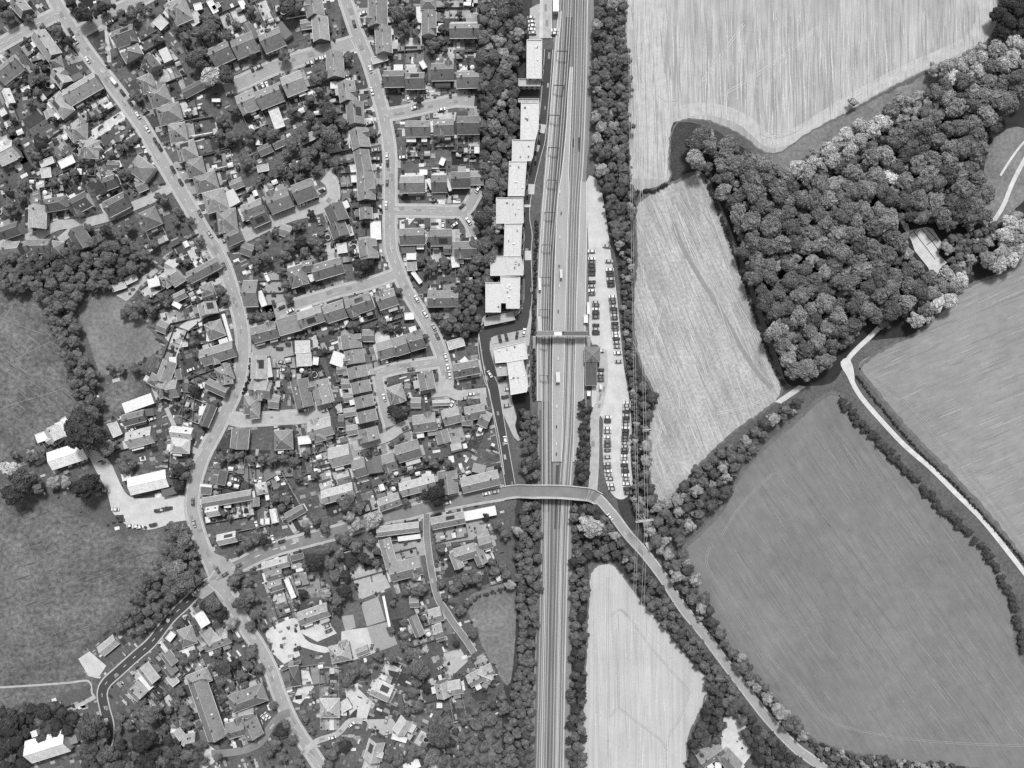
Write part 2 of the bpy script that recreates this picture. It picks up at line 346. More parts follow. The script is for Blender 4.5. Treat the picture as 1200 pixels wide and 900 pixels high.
for s_,m in (('412,675 446,664 458,688 424,702','paving'),('423,707 443,699 452,727 430,734','tarmac'),('430,735 456,728 466,755 440,765','tarmac'),('400,722 414,720 417,735 405,740','tarmac'),('400,740 415,737 432,735 440,765 410,775 400,760','concrete'),
 ('350,740 382,725 395,742 372,752','gravel'),('344,784 362,786 368,805 352,825 343,822 352,800','gravel'),('320,752 345,748 352,768 333,778 318,764','gravel'),
 ('848,840 866,838 888,875 868,900 848,900 845,870','gravel'),('242,870 262,886 235,904 222,880','gravel'),('308,358 338,355 342,395 330,400 318,352','tarmac'),('310,322 335,316 340,350 320,356 312,352','tarmac'),
 ('295,404 342,400 348,440 330,440 322,420 296,418','tarmac'),('268,548 328,551 328,570 305,572 300,560 268,566','tarmac_mid'),('508,618 558,610 566,618 555,632 512,638','tarmac'),('460,638 500,628 502,650 465,655','tarmac'),
 ('520,606 560,600 566,612 516,620','tarmac'),('92,772 105,763 125,780 115,795 104,792','concrete'),('404,806 420,800 418,842 432,846 430,842 420,845 418,830 410,838','gravel'),('418,805 436,822 430,842 419,841','concrete'),('428,843 460,842 470,856 450,862 432,850','paving'),('520,765 540,760 548,775 530,792 520,778','paving'),
 ('193,395 225,372 240,362 268,362 240,372 215,392 200,403','concrete'),('136,346 148,340 160,330 182,314 186,318 165,335 155,348 148,353','paving'),('200,305 230,294 248,288 252,294 230,304 210,312','concrete'),('402,480 437,475 440,500 402,510','tarmac_mid')):
    sheet('yard',P(s_),.25+random.random()*.02,m,smooth=False)
# ---------------------------------------------------------------- roads
ROADS=[
('west_road','58,-20 64,0 91,45 110,72 132,100 150,124 168,150 184,178 200,205 220,238 238,270 253,293 264,315 272,340 279,363 284,388 285,413 281,442 274,463 265,482 252,508 238,535 229,563 225,592 229,612 238,640 252,670 262,692 275,712 290,738 303,757 317,784 327,812 342,846 360,874 385,912','tarmac',13),
('middle_road','398,-20 405,0 417,36 433,75 445,117 452,147 457,183 457,233 457,270 459,295 466,315 475,337 493,367 508,393 517,415 523,440 522,455','tarmac',12),
('crossing_road','-20,64 0,53 30,36 60,20 75,14','tarmac',12),('crossing_road','88,40 103,32 122,21 142,10 172,-4 200,-20','tarmac',12),
('close','263,104 285,96 317,81 340,73 365,65 400,55 416,50','tarmac',14),
('side_street','450,135 470,132 493,127 515,122 534,118 556,119','tarmac',11),('side_street','457,247 500,247 530,248 545,246 553,235 560,222','tarmac',11),('side_street','540,248 550,262 556,276','tarmac',8),
('side_street','462,322 440,330 420,336 398,341 375,348 352,355 326,366','tarmac',10),
('court_road','200,220 180,232 158,241 140,250 117,257 95,262 70,264 45,275 17,284 -20,292','paving',11),
('close','258,289 275,281 292,273 310,264 325,257 345,250 358,247 375,242 387,236 392,225 388,212 381,206','paving',11),
('close','268,489 285,492 308,491 335,489 360,487 385,481','paving',12),
('close','516,424 495,427 472,430 455,434 440,439','tarmac',10),('close','443,440 447,462 452,483 457,500','tarmac',10),('court_road','414,523 435,518 455,511 470,501 480,497','paving',12),
('court_road','522,440 524,455 535,463 552,462 570,460','paving',12),('court_road','505,460 525,458','paving',12),
('east_road','255,675 270,667 285,660 317,645 358,633 400,622 430,612 453,605 480,600 510,592 550,584 592,577','tarmac_mid',13),
('lane','500,602 500,625 502,645 506,670 513,700 524,718 533,732 545,748 556,765','tarmac_mid',7),
('south_west_road','256,676 244,684 233,692 216,709 200,724 178,752 160,768 140,786 125,800 120,812 123,830 128,850 126,870 118,890','tarmac_dark',10.5),
('drive','200,500 215,520 232,530','paving',7),('drive','195,478 205,500 215,525','paving',5),('drive','229,537 237,525','paving',5),
('drive','248,883 280,880 305,870 318,850 330,838 340,835','tarmac_mid',9),('drive','356,882 372,868 395,860 410,845 425,845','paving',7),
('court_road','20,286 45,278 70,262 85,268 70,282','paving',9),
('east_road','700,583 707,590 722,608 737,628 757,650 778,678 800,712 825,743 845,770 872,806 900,842 932,876 950,889 985,915','tarmac',10.5),
('approach_road','598,568 593,540 587,505 582,475 578,452 572,440','tarmac_dark',10.8),('approach_road','578,455 573,447 567,420 565,400 570,386 592,380 608,373 617,362 619,340 618,308 618,290 619,275 616,255 617,235 621,218 624,205 630,180 634,165 636,145 640,100 643,58','tarmac_dark',8.6),
('approach_road','641,45 641,-20','paving',9),
('approach_road','694,580 696,555 697,520 697,490 703,470 708,440 706,410','paving',9)]
def zbr(x,y):
    if abs(y-577)>22: return 0
    t=lambda a,b,v:max(0,min(1,(v-a)/(b-a)))
    s=t(603,627,x)*(1-t(674,700,x)); return 5.5*s*s*(3-2*s)
RSEG=[]; z=.30
pav=MB();ker=MB();mk=MB()
for i,(nm,s_,mt,w) in enumerate(ROADS):
    p=spline(P(s_),False,5)
    for a,b_ in zip(p,p[1:]): RSEG.append((a,b_,w))
    mb=MB(); ribbon(mb,p,w,z); tag(mb.obj(nm,mt),kind='structure'); z+=.004
    if nm not in('drive','lane','court_road','approach_road') and not (nm=='east_road' and i>20):
        ribbon(pav,p,w+(3 if nm=='south_west_road' else 6),.272+i*.0005)
    if nm not in('drive','court_road'):
        ribbon(ker,p,w+1.4,.288+i*.0003)
tag(pav.obj('pavement','paving'),kind='structure'); tag(ker.obj('kerb','kerb'),kind='structure')
sheet('west_road',P('236,642 262,652 276,662 276,678 268,700 260,706 252,692 238,702 226,698 246,676'),.449,'tarmac',smooth=False)
# bridge deck
bp=spline(P('590,577.5 605,575.5 625,574.5 650,574.5 672,576 690,579 702,585'),False,3)
for a,b_ in zip(bp,bp[1:]): RSEG.append((a,b_,13))
def dashes(s_,on,gap,w=.7,off=0,z=.46):
    p=spline(P(s_),False,1.0); acc=0; seg=[]
    for a,b_ in zip(p,p[1:]):
        acc+=math.dist(a,b_)
        if acc%(on+gap)<on: seg.append(a); 
        elif len(seg)>1: ribbon(mk,seg,w,z,off); seg=[]
        else: seg=[]
    if len(seg)>1: ribbon(mk,seg,w,z,off)
dashes(ROADS[0][1].split(' 225,592')[0],5,10,.55); dashes(ROADS[1][1],5,9,.55); dashes(ROADS[2][1],7,5); dashes(ROADS[3][1],5,5,.55)
dashes([r for r in ROADS if r[0]=='south_west_road'][0][1],5,10,.6); dashes('280,662 317,645 358,633',8,14,.8); dashes('262,690 290,738 317,784 342,846 380,905',5,8,.5)
dashes('465,247 530,248',5,5,.6); dashes('458,434 500,427',5,5,.6); dashes('450,135 500,126',4,4,.5)
for s_ in ('252,668 240,686','243,683 256,695 264,704','450,262 450,235','411,46 418,60'): dashes(s_,50,0,.6,z=.463)
tag(mk.obj('road_markings','mark'),kind='structure')
# long pale edge lines of the south-east road
mb=MB(); sp=spline(P([r for r in ROADS if r[0]=='east_road'][1][1]))
ribbon(mb,sp,.5,.47,4.9); ribbon(mb,sp,.5,.472,-4.9); tag(mb.obj('edge_lines','mark'),kind='structure')
sheet('approach_road',[(560+a/6,300+b/6) for a,b in ((6,538),(45,512),(262,460),(308,400),(326,300),(326,60),(368,60),(368,300),(362,420),(346,500),(325,515),(110,562),(84,600),(84,660),(118,790),(128,850),(85,830),(50,720),(12,600))],.495,'tarmac_dark',smooth=False)
def rdist(x,y):
    return min(dist_seg((x,y),a,b_)-w/2 for a,b_,w in RSEG)

# hedge-side margins of the fields, ragged and a little darker
M['mg1']=flatmat('field_edge_growth',112,layers=[(.3,5,.75,1.25),(1.5,4,.8,1.2)])
for k,wd,mt_,zz in (('se',5,'mg1',.062),('e',4,'mg1',.064),('mid',3,'mg1',.066),('s',2,'mg1',.068),('ne',2,'mg1',.0695)):
    p=spline(F[k]+[F[k][0]],False,3); mb=MB()
    p=[(x+2.2*noise.noise(Vector((x*.2,y*.2,5))),y+2.2*noise.noise(Vector((x*.2,y*.2,8)))) for x,y in p]
    ribbon(mb,p,wd,zz); tag(mb.obj('field_margin',mt_),kind='structure')
# tarmac repairs, manholes and oil-dark spots
rr=random.Random(9); mb=MB(); mb2=MB()
for (nm,s_,mt,w) in ROADS:
    p=spline(P(s_),False,5)
    for a,b_ in zip(p,p[1:]):
        if rr.random()<.16:
            l,ww=rr.uniform(3,9),rr.uniform(1.2,w*.45); an=math.atan2(b_[1]-a[1],b_[0]-a[0]); c,s=math.cos(an),math.sin(an); o=rr.uniform(-.25,.25)*w
            if zbr(*a)>0: continue
            q=[(a[0]+u*c-(v+o)*s,a[1]+u*s+(v+o)*c) for u,v in ((-l/2,-ww/2),(l/2,-ww/2),(l/2,ww/2),(-l/2,ww/2))]
            (mb if rr.random()<.6 else mb2).face([(*W(x,y),.452+rr.random()*.004) for x,y in q][::-1])
M['pt1']=flatmat('tarmac_patch',148,layers=[(1.5,4,.9,1.1)]); M['pt2']=flatmat('worn_patch',184,layers=[(1.5,4,.9,1.1)])
tag(mb.obj('road_patches','pt1'),kind='structure'); tag(mb2.obj('road_patches','pt2'),kind='structure')
# ---------------------------------------------------------------- railway
T=[P('659,-20 659,0 655,80 650,150 645,225 641,300 638,400 637,480 637,600 634,750 630,920'),
P('668,-20 667,20 663,90 657,170 651,240 646,300 644,375 643,450 643,600 641,750 638,920'),
P('677,-20 676,0 674,100 671,180 669,240 667,300 665,400 662,500 656,600 652,750 649,920'),
P('685,-20 684,0 682,100 679,180 675,240 673,300 671,400 668,500 662,600 658,750 655,920')]
sheet('railway_ballast',P('652,-20 693,-20 693,100 690,170 687,213 690,300 688,400 687,480 685,545 672,560 671,640 670,760 664,920 623,920 627,760 631,640 631,590 630,560 630,480 628,400 630,300 636,220 642,150 648,80'),.10,'ballast',jit=1)
mb=MB(); ribbon(mb,spline(T[1][1:-3]),7.5,.133); ribbon(mb,spline(P('640,470 640,600')),9,.134); ribbon(mb,spline(P('655,545 653,620')),7,.137);tag(mb.obj('railway_ballast','ballast_dark'),kind='structure')
mb=MB(); ribbon(mb,spline(P('676,222 670,300 668,400 665,500 660,565')),11,.14); tag(mb.obj('railway_ballast','tarmac_mid'),kind='structure')
mb=MB(); mc=MB()
def mids(a,b_,f): return [(p[0]+(q[0]-p[0])*f,p[1]+(q[1]-p[1])*f) for p,q in zip(a,b_)]
for q,w_,m_ in ((mids(T[0][6:],T[1][6:],.5),1.1,mb),(mids(T[2][6:],T[3][6:],.5),1.6,mb),([(x+4.6,y) for x,y in T[3]],1.5,mb),([(x+2.8,y) for x,y in T[1][7:]],4,mc),([(x-3.2,y) for x,y in T[2][1:]],1.8,mc),([(x-4,y) for x,y in T[0][7:]],2,mc)): ribbon(m_,spline(q),w_,.145+w_*.003)
M['bp']=flatmat('pale_ballast',205,layers=[(.8,5,.8,1.15,0,(3,.05,1))]); M['bd']=flatmat('oily_ballast',112,layers=[(.8,5,.8,1.15,0,(3,.05,1))])
tag(mb.obj('railway_ballast','bp'),kind='structure'); tag(mc.obj('railway_ballast','bd'),kind='structure')
for k,t in enumerate(T):
    p=spline(t,False,2.0)
    root=empty('railway_track',(*W(*p[len(p)//2]),0.15)); 
    tag(root,['westernmost railway track, running beside the long west platform','second railway track from the left, on darkest ballast','third railway track from the left, right of the island platform','easternmost railway track, beside the right-hand platform'][k],'railway track','railway tracks')
    cx,cy=root.location.x,root.location.y
    mb=MB(); L=spline(t,False,1.3)
    for a,b_ in zip(L,L[1:]):
        x,y=W(*a); x2,y2=W(*b_); mb.box((x-cx,y-cy,.03),(.28,2.5,.12),math.atan2(y2-y,x2-x))
    tag(mb.obj('sleepers','sleeper',root),kind='stuff')
    for off in (-1.5,1.5):
        mb=MB(); ribbon(mb,p,.5,.28,off,thick=.15); o=mb.obj('rail','rail',root)
        o.location=(-cx,-cy,-0.15)
def slab(name,poly,z0,z1,mat,lab=None,cat=None,smooth=True,group=None,col=None,edge=None):
    pts=spline(poly,True,4) if smooth else poly
    v=[(*W(x,y,z1),z1) for x,y in pts]; mb=MB(); mb.v=list(v)
    V=[Vector(q) for q in v]
    for t in geometry.tessellate_polygon([V]):
        a,b_,c=[V[i] for i in t]
        if (b_-a).cross(c-a).z<0: t=(t[2],t[1],t[0])
        mb.f.append(tuple(t)); mb.mi.append(0); mb.tone.append(0)
    n=len(v); mb.v+=[(x,y,z0) for x,y,_ in v]
    ar=sum(v[i][0]*v[(i+1)%n][1]-v[(i+1)%n][0]*v[i][1] for i in range(n))
    for i in range(n):
        j=(i+1)%n; f=(i,n+i,n+j,j) if ar>0 else (j,n+j,n+i,i)
        mb.f.append(f); mb.mi.append(0); mb.tone.append(0)
    o=mb.obj(name,mat,col=col)
    if lab: tag(o,lab,cat,group)
    return o
def plat(lab,left,right,items):
    pts=left+right[::-1]
    o=slab('platform',pts,0,.95,'platform',smooth=False); tag(o,lab,'platform','station platforms')
    for s in (left,right):
        e=MB(); q=spline(s,False,3); off=-.7 if s is left else .7
        ribbon(e,q,.7,.97,off); e.obj('edge_line','mark',o)
    return o
plat('long narrow pale platform on the left of the tracks',P('654,14 650,55 646.5,100 643,150 638.5,200 634.5,250 631.5,300 629.5,350 629,400 629,470'),P('658.5,14 655,55 651.5,100 648,150 643.5,200 639,250 636,300 634.5,350 634.5,400 635,470'),0)
plat('island platform between the middle tracks, narrow at its top end',P('667.5,79 665,110 663,150 658,200 654,225 651.5,260 650,300 648,375 646.5,450 646.5,541'),P('671.5,79 670.5,110 669,150 667,200 667.5,225 666,260 665,300 663,375 661,450 658.5,541'),0)
plat('straight platform on the right of the tracks below the car park corner',P('680,213 678.5,250 677,300 675,350 674,393 672.5,450 671,541'),P('688,213 688,250 687.5,300 686.5,350 686,393 684.5,450 681.5,541'),0)
for i,(x,y) in enumerate([(656,225),(657.5,250),(656,278),(655,312),(655.5,335),(654,365),(654,420),(653,442),(652.5,476),(652,500),(652,520),(652,532)]):
    e=empty('platform_bench',(*W(x,y,1),.95)); tag(e,locate(x,y,'small bench on the island platform',2),'bench','benches along the island platform')
    mb=MB(); mb.box((0,0,.45),(.5,1.8,.07)); mb.obj('seat','plain',e,col=60 if i%2 else 240)
    mb=MB(); mb.box((.25,0,.75),(.07,1.8,.5)); mb.obj('backrest','plain',e,col=60 if i%2 else 240)
    for s in (-.7,.7):
        mb=MB(); mb.box((0,s,.21),(.45,.08,.42)); mb.obj('leg','plain',e,col=60)
def shelter(x,y,w,l,h,lab,tone=235,rz=0.03,z=.95,name='platform_shelter'):
    e=empty(name,(*W(x,y,h),z),rz); tag(e,lab,'shelter')
    mb=MB(); mb.box((0,0,h),(w,l,.18)); mb.obj('roof','plain',e,col=tone)
    for sx in (-1,1): mb=MB(); mb.box((sx*(w/2-.2),0,h/2-.08),(.08,l-.6,h-.2)); mb.obj('glass_wall','glass',e)
    for sx in (-1,1):
        for k in range(3): mb=MB(); mb.box((sx*(w/2-.12),-l/2+.3+k*(l-.6)/2,h/2),(.12,.12,h-.02)); mb.obj('post','metal',e)
shelter(632.5,333,1.6,7,2.5,'small white shelter on the left-hand platform above the footbridge')
shelter(632.5,380,2.2,9,2.6,'pale grey shelter just above the footbridge, left-hand platform',205)
shelter(653.8,442,2.4,6,2.6,'pale boxy shelter on the island platform below the footbridge',225)
shelter(657.5,321,1.4,5,2.5,'small pale shelter on the island platform well above the footbridge',225)
# overhead line gantries over the left tracks
gy=[(659,60,12),(655,100,12),(650,135,12),(649,173,12),(647,211,11),(644,249,11),(641,287,11),(640,325,11),(639,363,11),(638,402,9),(637.5,440,9)]
for i,(x,y,w) in enumerate(gy):
    e=empty('overhead_gantry',(*W(x,y,6),0),-.04); tag(e,'dark %s gantry spanning the left tracks, %s from the top of its line'%('slim steel',ORD[i]),'gantry','overhead line gantries')
    hw=w*PX/2; mb=MB()
    for zz in (5.6,6.3): mb.box((0,0,zz),(2*hw+.3,.22,.18))
    for k in range(7): mb.tube((-hw+k*hw/3.5,0,5.6),(-hw+(k+1)*hw/3.5,0,6.3),.05,.05,4)
    mb.obj('beam','plain',e,col=70)
    for s in (-1,1):
        mb=MB(); mb.tube((s*hw,0,0),(s*hw,0,6.4),.16,.13); mb.obj('post','plain',e,col=90)
for (x,y,t) in ((700.5-28,167,0),(679,169,0)): pass
slab('inspection_pit',P('671.3,162 672.6,162 672.4,172 671.2,172'),.1,.6,'plain','shorter black equipment box between the right-hand tracks','equipment box',smooth=False,col=20)
slab('inspection_pit',P('678,161 679.4,161 679.2,177 677.8,177'),.1,.6,'plain','longer black equipment box beside the easternmost track','equipment box',smooth=False,col=20)
# footbridge
x0,y0=W(628,391,6); x1,y1=W(689,391.5,6); Lb=x1-x0
e=empty('footbridge',((x0+x1)/2,y0,0)); tag(e,'narrow covered footbridge crossing all the railway tracks at the station','footbridge')
mb=MB(); mb.box((0,0,5.7),(Lb,2.5,.3)); mb.obj('deck','plain',e,col=110)
for s in (-1,1):
    mb=MB(); mb.box((0,s*1.35,6.4),(Lb,.3,1.5)); mb.obj('parapet','plain',e,col=215 if s<0 else 190)
mb=MB(); mb.box((-2.3,0,6.95),(4.6,2.2,.14)); mb.obj('roof_panel','plain',e,col=238)
mb=MB(); mb.box((8,0,6.9),(14,2.2,.12)); mb.obj('roof_panel','plain',e,col=105)
mb=MB(); mb.box((-9.7,0,6.9),(9.8,2.2,.12)); mb.obj('roof_panel','plain',e,col=135)
for xx in (-Lb/2+.6,-2,Lb/2-.6):
    for s in (-1,1):
        mb=MB(); mb.box((xx,s*1.0,2.8),(.4,.4,5.5)); mb.obj('pier','plain',e,col=150)
for sx in (-1,1):
    st=MB()
    for k in range(18): st.box((sx*(Lb/2+.9),-1.6-k*.42,5.5-k*.3),(1.7,.44,.3))
    st.obj('stairs','plain',e,col=205)
# road bridge
L_,R_=bp,None
e=empty('road_bridge',(*W(650,577,5),0)); tag(e,'road bridge carrying the east road across the railway','bridge')
ex,ey=e.location.x,e.location.y
mb=MB(); ribbon(mb,bp,15.5,.34,zf=zbr,thick=1.6); o=mb.obj('deck','paving',e); o.location=(-ex,-ey,0)
mb=MB(); ribbon(mb,bp,11.5,.36,zf=zbr); o=mb.obj('carriageway','tarmac_mid',e); o.location=(-ex,-ey,0)
for s in (-1,1):
    mb=MB(); ribbon(mb,bp,.8,1.35,s*7.6,zf=zbr,thick=1.2); o=mb.obj('parapet','kerb',e); o.location=(-ex,-ey,0)
for xx,ww in ((628.5,3),(673.5,3),(650,1.6)):
    mb=MB(); x,y=W(xx,577); mb.box((x-ex,y-ey-0,2.4),(ww*PX*1.3,7.2,4.8)); mb.obj('pier','wall',e,col=120)
# ---------------------------------------------------------------- generic building
def build_house(name,ln,wd,eave,kind,tone,parent_loc,rz,wall=150,windows=True,pitch=36,ch=1,fine=True,solar=False,sky=0,cross=0):
    e=empty(name,parent_loc,rz); a=ln/2;b=wd/2; rise=b*math.tan(R(pitch)) if kind!='f' else .0
    mb=MB(); q=[(-a+.25,-b+.25),(a-.25,-b+.25),(a-.25,b-.25),(-a+.25,b-.25)]; rs=rise*(b-.25)/b
    for i in range(4):
        j=(i+1)%4
        if kind=='g' and i in(1,3):
            s=q[i][0]; mb.face([(*q[i],0),(*q[j],0),(*q[j],eave),(s,0,eave+rs),(*q[i],eave)])
        else: mb.face([(*q[i],0),(*q[j],0),(*q[j],eave),(*q[i],eave)])
    if kind=='f': mb.face([(*p,eave) for p in q])
    if windows:
        nw=max(1,int(ln/3.2))
        for s in (-1,1):
            for f in range(2 if eave>4 else 1):
                for k in range(nw):
                    x=-a+(k+.5)*ln/nw; zc=1.4+2.6*f
                    if f==0 and k%3==1: mb.box((x,s*(b-.22),1.0),(.95,.1,2.0),mi=1)
                    else: mb.box((x,s*(b-.22),zc),(1.3,.1,1.15),mi=1)
    mb.obj('wall',['wall','glass'],e,col=wall)
    o=.35; A=a+(.15 if kind=='g' else o);B=b+o; th=.16; dz=-o*math.tan(R(pitch)) if kind!='f' else 0
    mb=MB(); zt=eave+.05
    if kind=='f':
        mb.box((0,0,eave+.12),(ln,wd,.24))
        rf=mb.obj('roof','roof',e,col=min(246,tone*1.07+random.uniform(-8,10)))
        if fine:
            mb=MB(); 
            for s in (-1,1):
                mb.box((0,s*(b-.12),eave+.36),(ln,.24,.24)); mb.box((s*(a-.12),0,eave+.37),(.24,wd-.5,.24))
            mb.obj('parapet','plain',rf,col=min(245,tone+70))
        return e
    E=[(-A,-B,zt+dz),(A,-B,zt+dz),(A,B,zt+dz),(-A,B,zt+dz)]
    rl=A if kind=='g' else max(0.15,A-B)
    r1=(-rl,0,zt+rise);r2=(rl,0,zt+rise)
    if kind=='g':
        for s in (-1,1):
            p=[(-A,s*B,zt+dz),(A,s*B,zt+dz),(A,0,zt+rise),(-A,0,zt+rise)]
            if s>0: p=p[::-1]
            mb.face(p); lo=[(x,y,zz-th) for x,y,zz in p]
            for i in range(4):
                j=(i+1)%4; mb.face([p[j],p[i],lo[i],lo[j]])
            mb.face(lo[::-1])
    else:
        mb.face([E[0],E[1],r2,r1]); mb.face([E[2],E[3],r1,r2]); mb.face([E[1],E[2],r2]); mb.face([E[3],E[0],r1])
        lo=[(x,y,zz-th) for x,y,zz in E]
        for i in range(4):
            j=(i+1)%4; mb.face([E[j],E[i],lo[i],lo[j]])
    rf=mb.obj('roof','roof',e,col=min(246,tone*1.07+random.uniform(-8,10)))
    if fine:
        mb=MB(); mb.tube((r1[0],0,r1[2]+.02),(r2[0],0,r2[2]+.02),.13,.13,5)
        if kind=='h':
            for c,r in ((0,r1),(3,r1),(1,r2),(2,r2)): mb.tube(E[c],(r[0],r[1],r[2]),.11,.11,5)
        mb.obj('ridge_tiles','plain',rf,col=min(235,tone+65))
        gt=tone+70 if random.random()<.5 else 236
        for s in (-1,1):
            mb=MB(); mb.box((0,s*(B+.02),zt+dz-.06),(2*A,.3,.15)); mb.obj('gutter','plain',rf,col=min(240,gt))
        if cross:
            sd=cross; gw=min(4.6,ln*.45); gx=random.choice((-1,1))*(a-gw/2-.3)*random.uniform(.3,1); gl=b+random.uniform(.6,1.8); gr=gw/2*math.tan(R(pitch+2)); ze=eave+.25
            g=MB()
            for t_ in (-1,1):
                y_end=sd*gl; y_in=sd*max(0,b-(gr+.25)/math.tan(R(pitch))); y_e=sd*(b-.2)
                P4=[(gx,y_in,ze+gr),(gx,y_end,ze+gr),(gx+t_*gw/2,y_end,ze),(gx+t_*gw/2,y_e,ze)]
                g.face(P4 if t_*sd>0 else P4[::-1])
            g.obj('gable_roof','roof',rf,col=tone)
            g=MB(); g.box((gx,sd*(b+gl)/2-sd*.15,ze/2-.04),(gw-.5,gl-b+.1,ze-.1)); g.face([(gx-gw/2+.2,sd*(gl-.1),ze-.1),(gx+gw/2-.2,sd*(gl-.1),ze-.1),(gx,sd*(gl-.1),ze+gr-.1)]); g.obj('gable_wall','wall',e,col=wall)
            g=MB(); g.tube((gx,y_in,ze+gr+.02),(gx,y_end,ze+gr+.02),.12,.12,5); g.obj('ridge_tiles','plain',rf,col=min(235,tone+65))
        # chimneys
        for c in range(ch):
            x=(-a*.55 if c==0 else a*.6)+random.uniform(-.4,.4); y=random.choice((-.5,.5,0))
            mb=MB(); zc=eave+rise; mb.box((x,y,zc+.1),(.95,.6,1.7)); mb.box((x,y,zc+.98),(1.1,.75,.12))
            for k in (-1,1): mb.tube((x+k*.22,y,zc+1.0),(x+k*.22,y,zc+1.4),.12,.1,6)
            mb.obj('chimney','wall',rf,col=random.choice((90,120,205)))
        def onroof(nm,x,s,u,w,l,mat,col,h=.1,kk=rf):
            # panel at distance u from eave along the slope on side s
            y=s*(b-u*math.cos(R(pitch))); zz=eave+u*math.sin(R(pitch))+.12
            mb=MB(); mb.box((0,0,0),(w,l,h)); o_=mb.obj(nm,mat,kk,loc=(x,y,zz),col=col); o_.rotation_euler[0]=-s*R(pitch)
        for k in range(sky):
            onroof('skylight',random.uniform(-a*.7,a*.7),random.choice((-1,1)),b*.6,.8,1.1,'plain',random.choice((240,60)))
        if solar:
            s=random.choice((-1,1)); onroof('solar_panel',random.uniform(-a*.3,a*.3),s,b*.62,min(ln*.5,5),b*.75,'glass',None)
    return e
